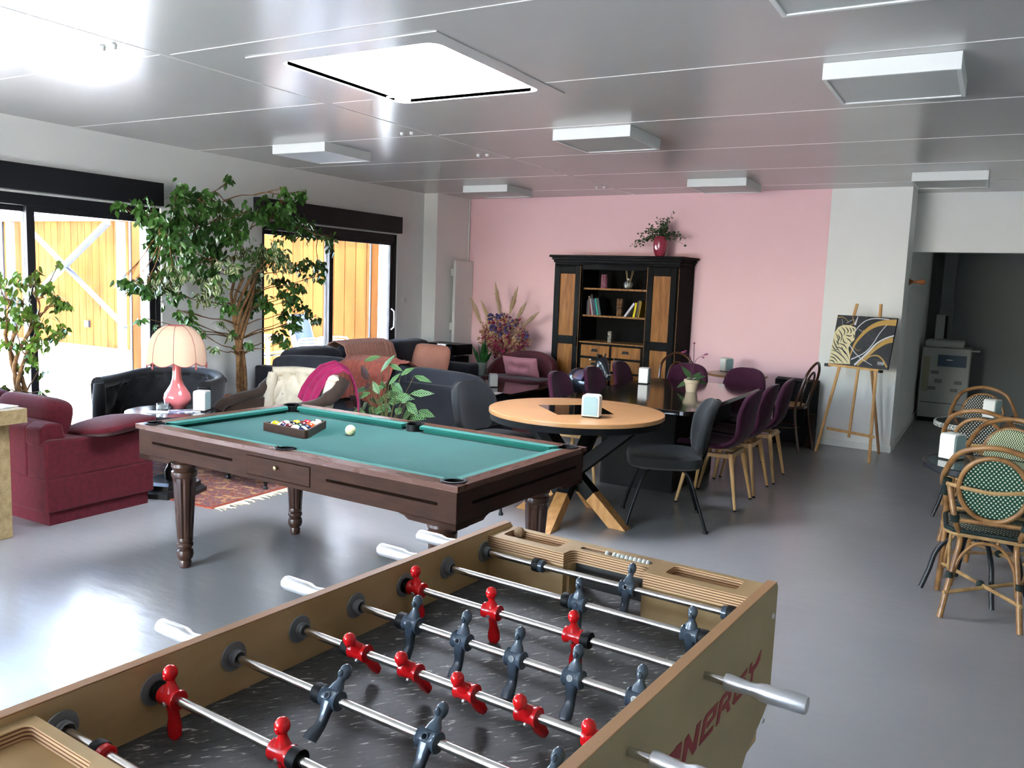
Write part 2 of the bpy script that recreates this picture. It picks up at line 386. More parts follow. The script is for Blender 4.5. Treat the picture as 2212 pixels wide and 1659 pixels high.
sh.build('cladding', larchpl, wood, smooth=False)
M().box((-19.7, 10.80, 2.56), (-7.9, 11.1, 2.69)).build('fascia', mat('fascia_white', 'dfe3e6', .5), wood, smooth=False)
cm = M()
for i in range(58): cm.box((-19.7+i*.2, 10.87, 2.69), (-19.7+i*.2+.15, 10.93, 3.7))
cm.box((-19.7, 10.93, 2.69), (-7.9, 11.2, 3.7)); cm.build('metal_cladding', mat('pale_metal', '4a525c', .5), wood, smooth=False)
M().box((-19.72, 10.86, 0), (-19.5, 11.1, 2.56)).build('corner_post', anth, wood, smooth=False)
M().box((-16.50, 10.86, 2.10), (-16.36, 10.9, 2.17)).build('wall_lamp', anth, wood, smooth=False)
M().box((-16.56, 10.85, .36), (-16.42, 10.9, .5)).build('junction_box', anth, wood, smooth=False)
galv = mat('galvanised_steel', '30363e', .5)
br = thing('steel_cross_brace', 'grey steel cross brace standing before the timber building, seen through the nearest glass door', 'brace')
M().bar((-18.75, 10.62, .45), (-15.38, 10.62, 2.5), .07, .13, up=(0, 1, 0)).build('brace_bar', galv, br, smooth=False)
M().bar((-18.3, 10.70, 2.45), (-15.0, 10.70, .45), .05, .10, up=(0, 1, 0)).build('brace_bar', galv, br, smooth=False)
for x_ in (-15.1, -18.9): M().box((x_, 10.6, -.03), (x_+.1, 10.74, 2.52)).build('brace_post', galv, br, smooth=False)
for (y, x0, x1, lb) in ((5.32, -7.34, -7.06, 'nearest'), (9.3, -7.62, -7.30, 'second')):
    f = thing('timber_fin', 'upright timber board with dark edge strip just outside the %s glass door' % lb, 'post', (0, 0, 0))
    M().box((x0, y, -.03), (x1, y+.05, 2.9)).build('board', larchpl, f, smooth=False)
    M().box((x0-.03, y-.01, -.03), (x0, y+.06, 2.9)).build('edge_strip', anth, f, smooth=False)
structure(M().box((-9.6, 5.6, 2.80), (XL-DD, 10.3, 2.9)).build('shade_canopy', white, smooth=False))  # unseen canopy slab, added to shade the terrace outside the second door
# stacked garden chairs outside the second door
wm = mat('white_metal', 'e8eaec', .4); sl_ = mat('sling_fabric', '4c5564', .7)
def garden_chair():
    t = thing('garden_chair', '', 'chair', group='stacked garden chairs on the terrace')
    for s in (-1, 1):
        x = s*.27
        M().tube(bez([(x, .30, 0), (x, .27, .35), (x, .26, .6), (x, .2, .645), (x, -.05, .64), (x, -.22, .62)], 5), .013, 8).build('arm_frame', wm, t)
        M().tube(bez([(x*.9, .26, .40), (x*.9, -.15, .36), (x*.9, -.28, .5), (x*.9, -.42, .98)], 6), .012, 8).build('side_frame', wm, t)
        M().tube([(x, -.24, .62), (x, -.34, 0)], .012, 8).build('leg', wm, t)
    M().grid(lambda u, v: (-.24+.48*u, [.25, .05, -.15, -.25, -.31, -.42][min(int(v*5), 5)] if v < 1 else -.42, [.40, .38, .36, .44, .6, .97][min(int(v*5), 5)] if v < 1 else .97), 1, 5).build('sling', sl_, t, solid=.006)
    return t
g0 = garden_chair(); k = 0
pos = [(-8.58, 9.35, 0, -78), (-8.57, 9.36, .045, -78), (-8.56, 9.37, .09, -78), (-9.75, 9.25, 0, -70), (-9.74, 9.26, .045, -70)]
nm = ['bottom grey sling chair of the right stack outside the second glass door', 'middle grey sling chair of the right stack outside the second glass door', 'top grey sling chair of the right stack outside the second glass door', 'lower grey sling chair of the left stack outside, behind the ficus', 'upper grey sling chair of the left stack outside, behind the ficus']
for (x, y, z, a), l in zip(pos, nm):
    if k == 0: g0.location = (x, y, z-.03); g0.rotation_euler = (0, 0, R(a)); g0['label'] = l
    else: dup(g0, (x, y, z-.03), R(a), l)
    k += 1
gt = thing('garden_table', 'white slatted garden table outside behind the ficus and sofa', 'table', (-9.15, 8.0, -.03))
tb = M()
for i in range(7): tb.box((-.55, -.42+i*.122, .70), (.55, -.32+i*.122, .72))
tb.build('tabletop', wm, gt, smooth=False)
for a in (-.5, .5):
    for b in (-.36, .36): M().box((a-.02, b-.02, 0), (a+.02, b+.02, .70)).build('leg', wm, gt, smooth=False)
# ---- ceiling lights
lw = mat('fixture_white', 'dfe3e2', .45); ld = mat('diffuser_off', 'bfc4c3', .35)
lights = [('left row, nearest the skylight', -5.56, 5.42), ('left row, nearest the pink wall', -5.53, 8.39), ('middle row, in front of the long black table', -2.885, 5.53), ('middle row, close to the pink wall', -2.82, 8.39),
          ('right row, nearest the foosball table', -.80, 2.77), ('right row, above the round cafe tables', -.83, 4.39), ('right row, in front of the dark opening', -.75, 8.38)]
fix0 = None
for l, x, y in lights:
    lab = 'square white ceiling light panel switched off, ' + l
    if not fix0:
        fix0 = thing('ceiling_light', lab, 'ceiling light', (x, y, H-.08), 0, 'square ceiling light panels')
        M().ring([(0, 0), (.6, 0), (.6, .6), (0, .6)], [(.02, .02), (.58, .02), (.58, .58), (.02, .58)], 0, .079).build('frame', lw, fix0, smooth=False, bevel=.002)
        M().box((.02, .02, .006), (.58, .58, .02)).build('diffuser', ld, fix0, smooth=False)
    else: dup(fix0, (x, y, H-.08), 0, lab)
cp0 = None
for i, (x, y, l) in enumerate(((-4.01, 2.79, 'left of the skylight'), (-4.02, 5.30, 'behind the skylight'), (-4.02, 6.40, 'between the left and middle light rows'), (-3.96, 8.80, 'near the pink wall'))):
    lab = 'pair of small white bolt caps on the ceiling ' + l
    if not cp0:
        cp0 = thing('ceiling_bolt', lab, 'bolt cap', (x, y, H), 0, 'pairs of ceiling bolt caps')
        for d in (-.045, .045): M().lathe([(0, -.022), (.014, -.02), (.016, -.004), (.02, 0)], 12, (d, 0, 0)).build('cap', white, cp0)
    else: dup(cp0, (x, y, H), 0, lab)
# wall socket plates
so_ = tag(M().box((-6.55, 5.28, .40), (-6.54, 5.36, .48)).box((-6.55, 5.38, .40), (-6.54, 5.46, .48)).build('wall_socket', white, smooth=False, bevel=.003), 'double white wall socket low on the left wall beside the terracotta pot', 'socket')
tag(M().cyl((-6.55, 8.66, 1.34), (-6.542, 8.66, 1.34), .045, n=20).build('wall_switch', white), 'round white cover plate on the wall right of the second glass door', 'switch')
# ================================================================ FOOSBALL TABLE
birch = mat('birch_plywood', 'b0946a', .5, c2='94774f', ns=3.2, st=(1.5, .8, 2.2), amt=(.38, .66), det=9)
birchd = mat('birch_plywood_side', '948563', .5, c2='837452', ns=2.5, st=(3, .7, 1), amt=(.38, .62), det=6)
def ply_nodes(t, N, L, b):
    z = xyz(N, L, coords(N, L))[2]
    f = mathn(N, L, 'FRACT', mathn(N, L, 'DIVIDE', z, .0062)); g = mathn(N, L, 'GREATER_THAN', f, .58)
    mx = N.new('ShaderNodeMix'); mx.data_type = 'RGBA'; L.new(g, mx.inputs[0]); mx.inputs[6].default_value = _c(hexc('c3a078')); mx.inputs[7].default_value = _c(hexc('6b4632')); L.new(mx.outputs[2], b.inputs['Base Color'])
plyedge = nodes_mat('plywood_edge', ply_nodes, .6)
rimm = mat('plywood_rim', 'a17a54', .55, c2='835d3e', ns=5, st=(1, .15, 1), amt=(.4, .7))
def field_nodes(t, N, L, b):
    co = coords(N, L, 'Object', (30, 9, 1)); n = N.new('ShaderNodeTexNoise'); n.inputs['Scale'].default_value = 3.2; n.inputs['Detail'].default_value = 4; n.inputs['Roughness'].default_value = .55; n.inputs['Distortion'].default_value = .8; L.new(co, n.inputs['Vector'])
    rt = t.nodes.new('ShaderNodeVectorRotate'); rt.rotation_type = 'Z_AXIS'; rt.inputs['Angle'].default_value = R(-55); tc = N.new('ShaderNodeTexCoord'); L.new(tc.outputs['Object'], rt.inputs['Vector'])
    mp = N.new('ShaderNodeMapping'); mp.inputs['Scale'].default_value = (26, 110, 1); L.new(rt.outputs[0], mp.inputs[0]); L.new(mp.outputs[0], n.inputs['Vector'])
    n.inputs['Scale'].default_value = 1
    col = ramp(N, L, n.outputs['Fac'], [(0, (.02, .02, .02)), (.33, (.03, .03, .03)), (.38, (.055, .055, .053)), (.585, (.07, .069, .066)), (.63, (.13, .125, .118)), (.66, (.5, .48, .44))]); L.new(col, b.inputs['Base Color'])
fieldm = nodes_mat('speckled_linoleum', field_nodes, .6, spec=.25)
mat_bear = mat("bearing_grey", "85888a", .35, metal=.5)
mat_bead = mat("bead_grey", "b9bcb6", .4)
FT = thing('foosball_table', 'birch plywood foosball table with red and grey players in the foreground', 'foosball table', (-1.119, 1.968, 0), R(-3.9))
TOP, ZR = .95, .898
def side(x0, x1, name):
    P = [(-1.46, .54), (-.22, .54), (-.155, .60), (-.04, .645), (0, .67), (0, .93)] + [(-.02+.02*math.cos(R(a)), .93+.02*math.sin(R(a))) for a in (30, 60, 90)] + [(-1.44, .95), (-1.46, .93)]
    a = M(); a.prism(P, x0, x1, 'yz'); b = a.build(name, birchd if 'outer' in name else birch, FT, smooth=False, bevel=.002)
    return b
lp = side(0, .022, 'side_panel'); rp = side(.728, .75, 'side_panel_outer'); rp.name = 'side_panel'
for p, x in ((lp, 0), (rp, .728)): M().box((x, -1.44, .9485), (x+.022, -.012, .9515)).build('rim', rimm, p, smooth=False, bevel=.001)
M().box((.022, -1.42, .80), (.728, -.02, .825)).build('playfield', fieldm, FT, smooth=False)
M().box((.022, -1.45, .56), (.728, -1.43, .80)).box((.022, -.03, .56), (.728, -.01, .80)).box((.022, -1.43, .56), (.728, -.03, .575)).build('cabinet_body', birch, FT, smooth=False)
for sx in (.06, .61):
    for sy in (-.28, -1.36): M().prism([(sx+.012, sy+.012), (sx+.07, sy+.012), (sx+.07, sy+.07), (sx+.012, sy+.07)], 0, .56).build('leg', birch, FT, smooth=False, bevel=.006)
# end units: front face panel, plywood top with trays and score slot
def end_unit(y0, y1, inner, sgn):   # sgn: +1 the far unit (play side at low y)
    yi, yo = (y0, y1) if sgn > 0 else (y1, y0)
    def bx(x0, x1, a, b, z0, z1): return ((x0, min(a, b), z0), (x1, max(a, b), z1))
    th = .018*sgn
    for x0, x1, x in ((.022, .252, .252), (.468, .728, .468)): M().box(*bx(x0, x1, yi, yi+th, .825, .905)).box(*bx(x-.009, x+.009, yi+th-.001*sgn, yo, .825, .905)).build('goal_front', birch, FT, smooth=False)
    tp = M(); rec = .045*sgn
    zt0, zt1 = .905, .938
    def tray(x0, x1, ya, yb, depth):
        ia = rrect(x0, min(ya, yb), x1, max(ya, yb), .012, 4); return ia
    # top plate as three slabs, each with its own recess
    for x0, x1, tx0, tx1 in ((.022, .252, .045, .215), (.468, .728, .508, .68)):
        ya, yb = sorted((yi, yo)); n = 24
        ti = rrect(tx0, ya+.032, tx1, yb-.018, .012, 5)
        out = []
        for px, py in ti:
            fx = (px-tx0)/(tx1-tx0); fy = (py-(ya+.032))/((yb-.018)-(ya+.032))
            dx, dy = fx-.5, fy-.5; k = .5/max(abs(dx), abs(dy), 1e-6); out.append((x0+(x1-x0)*(.5+dx*k), ya+(yb-ya)*(.5+dy*k)))
        # snap the corners
        cs = [(x1, yb), (x0, yb), (x0, ya), (x1, ya)]
        for q, (cx, cy) in enumerate(cs):
            i = q*6+2; out[i] = (cx, cy); out[i+1] = (cx, cy)
        tp.cur = 0; tp.ring(out, ti, zt0, zt1)
        tp.prism(ti, zt0, zt0+.012)
    ya, yb = sorted((yi+rec, yo)); x0, x1 = .252, .468
    ti = rrect(.262, ya+.016 if sgn > 0 else ya+.02, .458, ya+.038 if sgn > 0 else ya+.042, .008, 3)
    out = []
    for px, py in ti:
        xa, ya2, yb2 = ti[0], min(q[1] for q in ti), max(q[1] for q in ti)
        dx, dy = (px-.36)/.196, (py-(ya2+yb2)/2)/(yb2-ya2); k = .5/max(abs(dx), abs(dy)); out.append((x0+(x1-x0)*(.5+dx*k), ya+(yb-ya)*(.5+dy*k)))
    for q, (cx, cy) in enumerate([(x1, yb), (x0, yb), (x0, ya), (x1, ya)]): out[q*4+1] = (cx, cy); out[q*4+2] = (cx, cy)
    tp.ring(out, ti, zt0, zt1); tp.prism(ti, zt0, zt0+.01)
    # rounded inner corners of the goal notch
    for cx, s in ((.252, 1), (.468, -1)):
        cy = yi+rec; tp.prism([(cx, cy)]+[(cx+s*(.02-.02*math.sin(R(a))), cy-sgn*(.02-.02*math.cos(R(a)))) for a in range(0, 91, 15)], zt0, zt1)
    o = tp.build('top_plate', [birch, plyedge], FT, smooth=False)
    for pl in o.data.polygons:
        if abs(pl.normal.z) < .5: pl.material_index = 1
    M().box(*bx(.255, .465, yi+.05*sgn, yi+.054*sgn, .845, .905)).build('goal_plate', mat('goal_grey', '3b3a38', .5), FT, smooth=False)
    M().box((.252, min(yi, yo), .78), (.468, max(yi, yo), .80)).build('goal_floor', birch, FT, smooth=False)
    ys = (ya+.027) if sgn > 0 else ya+.031
    M().cyl((.262, ys, .932), (.458, ys, .932), .0028, n=8).build('score_rod', steel, FT)
    for i in range(10):
        x = .345+.0115*i+(-.008 if i == 0 else 0)
        M().lathe([(.003, -.0045), (.0095, -.0035), (.0105, 0), (.0085, .004), (.003, .0048)], 14, (x, ys, .934), 'x').build('score_bead', mat_bead, FT)
end_unit(-.118, -.004, 0, 1); end_unit(-1.44, -1.288, 0, -1)
chrome = mat('screw_chrome', (.5, .5, .5), .3, metal=1)
for y, z in ((-.026, .875), (-.046, .633)): M().lathe([(0, .004), (.005, .0035), (.007, 0)], 12, (.75, y, z), 'x').build('screw', chrome, FT)
M().lathe([(0, .001), (.004, 0)], 10, (.0, 0, 0), 'x') 
# lettering on the side
red = mat('lettering_red', '7c2226', .5)
LT = dict(
 first=[(-.591, .802), (-.573, .815), (-.549, .812), (-.552, .781), (-.570, .791)],
 n=[(-.546, .764), (-.534, .809), (-.517, .812), (-.491, .780), (-.479, .812), (-.457, .812), (-.473, .763), (-.491, .759), (-.515, .787), (-.526, .764)],
 e=[(-.459, .762), (-.443, .806), (-.430, .812), (-.367, .812), (-.376, .786), (-.424, .781), (-.421, .791), (-.394, .793), (-.389, .803), (-.422, .802), (-.437, .772), (-.386, .771), (-.390, .762)],
 r=[(-.372, .762), (-.357, .807), (-.343, .813), (-.284, .812), (-.290, .789), (-.301, .783), (-.288, .762), (-.305, .762), (-.317, .778), (-.339, .780), (-.337, .789), (-.308, .793), (-.304, .802), (-.338, .803), (-.354, .762)],
 g=[(-.262, .801), (-.254, .811), (-.191, .813), (-.196, .803), (-.247, .801), (-.259, .775), (-.222, .774), (-.216, .785), (-.236, .786), (-.233, .796), (-.203, .797), (-.210, .764), (-.268, .763), (-.278, .769)],
 y=[(-.179, .797), (-.174, .814), (-.160, .815), (-.163, .803), (-.136, .803), (-.118, .814), (-.098, .822), (-.104, .800), (-.120, .792), (-.146, .790), (-.152, .764), (-.164, .764), (-.160, .790)],
 s1=[(-.664, .762), (-.646, .812), (-.594, .812), (-.606, .762)])
for k, P in LT.items():
    if k != 's1': M().prism(P, .7498, .7508, 'yz').build('letter', red, rp, smooth=False)
pl_e = [(-.652, .764), (-.634, .808), (-.612, .812), (-.575, .812), (-.585, .801), (-.615, .800), (-.631, .774), (-.592, .773), (-.596, .764)]
M().prism(pl_e, .7498, .7508, 'yz').build('letter', red, rp, smooth=False)
# players: built once per colour, about the rod axis (x)
redp = mat('player_red', 'c01418', .22, coat=.4); greyp = mat('player_grey', '3f4a55', .25, coat=.4); rub = mat('rubber_black', '0b0b0c', .6)
def player_mesh(kind):
    m = M()
    if kind == 'r':
        m.sph((0, 0, .0435), .0125, (.95, 1.0, 1.08), 14, 10); m.sph((0, -.008, .040), .006, (1, 1, 1.2), 8, 6)
        m.loft([((0, 0, .036), .0075, .0075), ((0, 0, .028), .0065, .007), ((0, 0, .02), .011, .009), ((0, 0, .012), .016, .012)], 14)
        m.lathe([(.0085, -.020), (.0165, -.020), (.0175, -.017), (.0155, -.012), (.0155, .012), (.0175, .017), (.0165, .020), (.0085, .020)], 20, (0, 0, 0), 'x')
        m.loft([((0, 0, -.010), .011, .010), ((0, .001, -.024), .0075, .0085), ((0, .002, -.036), .008, .009), ((0, .002, -.052), .0135, .0095), ((0, .001, -.066), .0145, .008), ((0, -.001, -.074), .009, .005)], 14, .75)
    else:
        m.sph((0, .001, .046), .0115, (.88, 1.05, 1.22), 14, 10); m.sph((0, -.008, .041), .0065, (.8, 1, 1.1), 8, 6)
        m.loft([((0, 0, .037), .007, .008), ((0, 0, .030), .0065, .0075), ((0, 0, .022), .012, .009), ((0, 0, .012), .015, .012)], 14)
        m.lathe([(.0085, -.0185), (.0165, -.0185), (.0175, -.016), (.015, -.012), (.015, .012), (.0175, .016), (.0165, .0185), (.0085, .0185)], 20, (0, 0, 0), 'x')
        m.loft([((0, -.002, -.008), .012, .011), ((0, -.001, -.022), .010, .0085), ((0, .003, -.036), .0085, .0075), ((0, .003, -.048), .009, .0075), ((0, -.003, -.060), .011, .0105), ((0, -.005, -.072), .011, .010)], 14, .55)
        m.lathe([(.0062, .0), (.0062, .0018), (.0045, .0018), (.0045, .0)], 16, (0, -.0165, 0), 'y'); m.lathe([(0, .0006), (.002, .0006), (.002, 0)], 10, (0, -.0165, 0), 'y')
    return m
PR = player_mesh('r').build('player', redp, None); PG = player_mesh('g').build('player', greyp, None)
SC = M(); SC.lathe([(.0015, .002), (.0035, .002), (.0045, 0), (.0045, -.008)], 12, (0, 0, 0), 'z'); scm = SC.build('set_screw', chrome, None)
meshes = {'r': PR.data, 'g': PG.data, 's': scm.data}
for o in (PR, PG, scm): bpy.data.objects.remove(o)
rods = [('g', [.439], -22, [(.186, 1, 'stop'), (.690, -1, 'stop')], 'L'), ('g', [.394, .659], -4, [(.365, 1, 'b'), (.688, 1, 'b')], 'L'),
        ('r', [.060, .271, .474], 8, [(.031, 1, 'b'), (.503, 1, 'b')], 'R'), ('g', [.183, .310, .437, .563, .690], -16, [(.156, 1, 'b'), (.717, 1, 'b')], 'L'),
        ('r', [.188, .315, .441, .568, .694], 40, [(.159, 1, 'b'), (.722, 1, 'b')], 'R'), ('g', [.278, .488, .699], -40, [(.250, 1, 'b'), (.716, 0, 'b')], 'L'),
        ('r', [.068, .340], 3, [(.039, 1, 'b'), (.369, 1, 'b')], 'R'), ('r', [.375], 0, [(.128, 1, 'stop'), (.62, -1, 'stop')], 'R')]
for i, (col, xs, ang, bumps, hs) in enumerate(rods):
    y = -.135-.159*i
    xl, xr = (-.10, .80) if hs == 'L' else (-.05, .80)
    if hs == 'R': xl = -.03
    else: xr = .745
    rod = M().cyl((xl, 0, 0), (xr, 0, 0), .0078, n=20).build('rod', steel, FT, loc=(0, y, ZR))
    for x in xs:
        p = bpy.data.objects.new('player', meshes[col]); C.objects.link(p); p.parent = rod; p.location = (x, 0, 0); p.rotation_euler = (R(ang), 0, 0)
        if col == 'g': continue
        q = bpy.data.objects.new('set_screw', meshes['s']); C.objects.link(q); q.parent = rod
        q.location = (x, -.0155*math.cos(R(ang))+(.006*math.sin(R(ang))), -.006-.0155*math.sin(R(ang))); q.rotation_euler = (R(90+ang), 0, 0)
    for x, s, kd in bumps:
        M().lathe([(.008, -.009), (.0165, -.009), (.0172, -.006), (.0172, .006), (.0165, .009), (.008, .009)], 20, (x, 0, 0), 'x').build('bumper', rub, rod)
        if kd == 'stop': M().lathe([(.008, -.006), (.0155, -.006), (.0155, .006), (.013, .008), (.008, .008)], 20, (x+.014*s, 0, 0), 'x').build('collar', redp if col == 'r' else greyp, rod)
    for sx, s in ((.022, 1), (.728, -1)):     # bearing flanges with a spring
        fl = M().lathe([(.009, .0), (.027, .0), (.028, .001), (.027, .003), (.013, .0035), (.0115, .006), (.0095, .007)], 28, (0, 0, 0), 'x').build('bearing', mat_bear, rod, loc=(sx, 0, 0), rot=(0, 0, 0 if s > 0 else math.pi))
        M().tube([(.006+.014*k/30, (.0135)*math.cos(k*.63), (.0135)*math.sin(k*.63)) for k in range(31)], .0019, 6).build('spring', mat_bear, fl)
    prof = [(.009, 0), (.0155, .002), (.0165, .008), (.0125, .045), (.0125, .055), (.0165, .068), (.0172, .075), (.0172, .142), (.0155, .147), (.0, .147)]
    if hs == 'R': M().lathe([(r*.95, z) for r, z in prof], 28, (.787, 0, 0), 'x').build('handle', alu, rod)
    else: M().lathe([(r*.95, -z) for r, z in prof], 28, (-.052, 0, 0), 'x').build('handle', alu, rod)
bl = M().sph((0, 0, 0), .0155, n=20, m=14).build('cork_ball', mat('cork', '9c8468', .85, c2='85694d', ns=70, bump=.4, bs=150))
bl.location = FT.matrix_basis @ V((.062, -.03, .9175+.0155)); tag(bl, 'small brown cork ball in the far left tray of the foosball table', 'ball')
# ================================================================ POOL TABLE
def wood(name, c, c2, rough=.45, sc=(1, 1, 1), ns=6, coat=0, rv=.05): return mat(name, c, rough, c2=c2, ns=ns, st=sc, det=8, amt=(.35, .65), coat=coat, rv=rv)
walnut = mat('pool_walnut', '2e190f', .6, spec=.1, c2='24120a', ns=5, st=(1.5, 1.5, 7), det=8)
railw = wood('pool_rail_wood', '4a2e22', '42281d', .3, (1, 6, 4), 4)
railw_e = wood('pool_end_rail_wood', '4a2e22', '42281d', .3, (6, 1, 4), 5)
legw = wood('pool_leg_wood', '3a261d', '2c1c15', .3, (8, 8, 1), 5, coat=.2)
cloth = mat('green_cloth', '134842', .9, c2='11423c', ns=3, sheen=.3, bump=.15, bs=400)
clothc = mat('cushion_cloth', '185c52', .85, sheen=.3)
PT = thing('pool_table', 'dark wood pool table with green cloth on turned legs', 'pool table', (-2.815, 3.337, 0), R(-2.6))
PM = PT.matrix_basis; PI_ = PM.inverted()
def local_on(T, px, py, ax, val):
    Ti = T.inverted(); o = Ti @ V((0, 0, CAMH)); d = Ti.to_3x3() @ ray(px, py); return o + d*((val-o[ax])/d[ax])
HX, HY, ZT = 1.0575, .556, .79
a = M(); zb, zt = .628, .765; e = .018
a.box((-HX+.012, -HY+.012, zb), (HX-.012, -HY+.022, zt)).box((-HX+.012, HY-.022, zb), (HX-.012, HY-.012, zt))
a.box((-HX+.012, -HY+.022, zb), (-HX+.022, HY-.022, zt)).box((HX-.022, -HY+.022, zb), (HX-.012, HY-.022, zt))
a.box((-HX+.022, -HY+.13, .70), (HX-.022, HY-.13, .735))
ap = a.build('apron', walnut, PT, smooth=False, bevel=.003)
for sx in (-1, 1):
    for sy in (-1, 1):   # corner drop blocks above the legs
        P = [(0, 0), (.30, 0), (.27, -.006), (.245, -.02), (.0, -.024)]
        m1 = M(); X = lambda u: sx*(HX-.012-u)
        m1.prism([(X(u), zb+w) for u, w in P], sy*(HY-.012), sy*(HY-.10), 'xz')
        m1.prism([(sy*(HY-.012-u*.8), zb+w) for u, w in P], sx*(HX-.012), sx*(HX-.10), 'yz')
        m1.build('corner_bracket', walnut, PT, smooth=False)
# carved slots
slotm = mat('dark_groove_wood', '120a06', .9, spec=.02)
def slot(x0, x1, y, z, ax='x', zz=None):
    P = []
    for cx, a0 in ((x1, -90), (x0, 90)):
        for i in range(7): q = R(a0+30*i); P.append((cx+.007*math.cos(q), z+.007*math.sin(q)))
    m = M(); 
    if ax == 'x': m.prism(P, y, y+.006 if y < 0 else y-.006, 'xz')
    else: m.prism(P, y, y-.006 if y > 0 else y+.006, 'yz')
    m.build('carved_groove', slotm, ap, smooth=False)
yf = -HY+.0115
l = [local_on(PM, *p, 1, yf) for p in ((330, 962), (500, 1000), (706, 1046), (942, 1103), (534, 993), (669, 1053), (598, 1012))]
slot(l[0].x, l[1].x, yf, .700); slot(l[2].x, l[3].x, yf, .700)
xr = HX-.0115; q = [local_on(PM, *p, 0, xr) for p in ((1022, 1096), (1243, 1015))]
slot(q[0].y, q[1].y, xr, .700, 'y'); slot(-.4, .4, -xr, .700, 'y'); slot(-.9, -.3, -yf, .70); slot(.3, .9, -yf, .70)
dz1, dz0 = .741, .652
dr = M().box((l[4].x, yf-.003, dz0), (l[5].x, yf+.01, dz1)).build('drawer', walnut, PT, smooth=False, bevel=.0015)
M().ring([(l[4].x-.003, dz0-.003), (l[5].x+.003, dz0-.003), (l[5].x+.003, dz1+.003), (l[4].x-.003, dz1+.003)], [(l[4].x, dz0), (l[5].x, dz0), (l[5].x, dz1), (l[4].x, dz1)], yf-.0008, yf+.004, 'xz').build('gap', slotm, dr, smooth=False)
M().lathe([(0, -.02), (.009, -.018), (.011, -.012), (.005, -.006), (.006, 0)], 16, ((l[4].x+l[5].x)/2, yf-.003, .71), 'y').build('drawer_knob', mat('old_brass', '7d6a4c', .35, metal=.8), dr)
# rails in plan: wooden strip between pockets
rw = .072; cw = .046; PC_, PR_ = .073, .048
for (x0, x1, sy) in ((-HX, 0, -1), (0, HX, -1), (-HX, 0, 1), (0, HX, 1)):
    g = .05; cx0 = x0+(.12 if x0 < 0 and x0 != 0 else g); cx1 = x1-(.12 if x1 > 0 else g)
    if x0 == 0: cx0 = g
    if x1 == 0: cx1 = -g
    m = M(); yo, yi = sy*HY, sy*(HY-rw); q = 1 if x1 > 0 else -1
    cxp, cyp = HX-PC_, HY-PC_; P = [(0, HY), (HX, HY), (HX, HY-rw)]
    P += [(cxp+PR_*math.cos(R(a)), cyp+PR_*math.sin(R(a))) for a in range(2, 180, 11)]+[(cxp-PR_, HY-rw)]
    P += [(PR_*math.cos(R(a)), HY-.078+PR_*math.sin(R(a))) for a in range(8, 91, 9)]
    m.prism([(q*x, sy*y) for x, y in P], .765, ZT); m.build('rail', railw, PT, smooth=False, bevel=.003)
    n1, n2 = yi, sy*(HY-rw-cw); s1, s2 = .03, .03
    P = [(cx0, n1), (cx1, n1), (cx1-(.035 if x1 != 0 else .015), n2), (cx0+(.035 if x0 != 0 else .015), n2)]
    m = M(); z0, z1 = .766, .7895
    vs = [(x, y, z0+(0 if i < 2 else .004)) for i, (x, y) in enumerate(P)]+[(x, y, z1 if i < 2 else .7865) for i, (x, y) in enumerate(P)]
    m.add(vs, [(3, 2, 1, 0), (4, 5, 6, 7), (0, 1, 5, 4), (1, 2, 6, 5), (2, 3, 7, 6), (3, 0, 4, 7)])
    m.box((cx0+.03, min(n1, (n1+n2)/2), .75), (cx1-.03, max(n1, (n1+n2)/2), .768)); m.build('cushion', clothc, PT, smooth=False, bevel=.002)
for sx in (-1, 1):
    m = M(); xo, xi = sx*HX, sx*(HX-rw); cyp = HY-PC_
    P = [(HX, -HY+rw), (HX, HY-rw)]+[(HX-PC_+PR_*math.cos(R(a)), cyp+PR_*math.sin(R(a))) for a in range(0, -91, -9)]+[(HX-rw, cyp-PR_-.001), (HX-rw, -cyp+PR_+.001)]+[(HX-PC_+PR_*math.cos(R(a)), -cyp+PR_*math.sin(R(a))) for a in range(90, -1, -9)]
    m.prism([(sx*x, y) for x, y in P], .765, ZT); m.build('rail', railw_e, PT, smooth=False, bevel=.003)
    c0 = HY-.12; n1, n2 = xi, sx*(HX-rw-cw)
    P = [(n1, -c0), (n1, c0), (n2, c0-.035), (n2, -c0+.035)]; m = M()
    vs = [(x, y, .766+(0 if i < 2 else .004)) for i, (x, y) in enumerate(P)]+[(x, y, .7895 if i < 2 else .7865) for i, (x, y) in enumerate(P)]
    m.add(vs, [(3, 2, 1, 0), (4, 5, 6, 7), (0, 1, 5, 4), (1, 2, 6, 5), (2, 3, 7, 6), (3, 0, 4, 7)])
    m.box((min(n1, (n1+n2)/2), -c0+.03, .75), (max(n1, (n1+n2)/2), c0-.03, .768)); m.build('cushion', clothc, PT, smooth=False, bevel=.002)
M().box((-HX+.045, -HY+.045, .735), (HX-.045, HY-.045, .752)).build('playing_cloth', cloth, PT, smooth=False)
pk = mat('pocket_leather', '0c0c0d', .45)
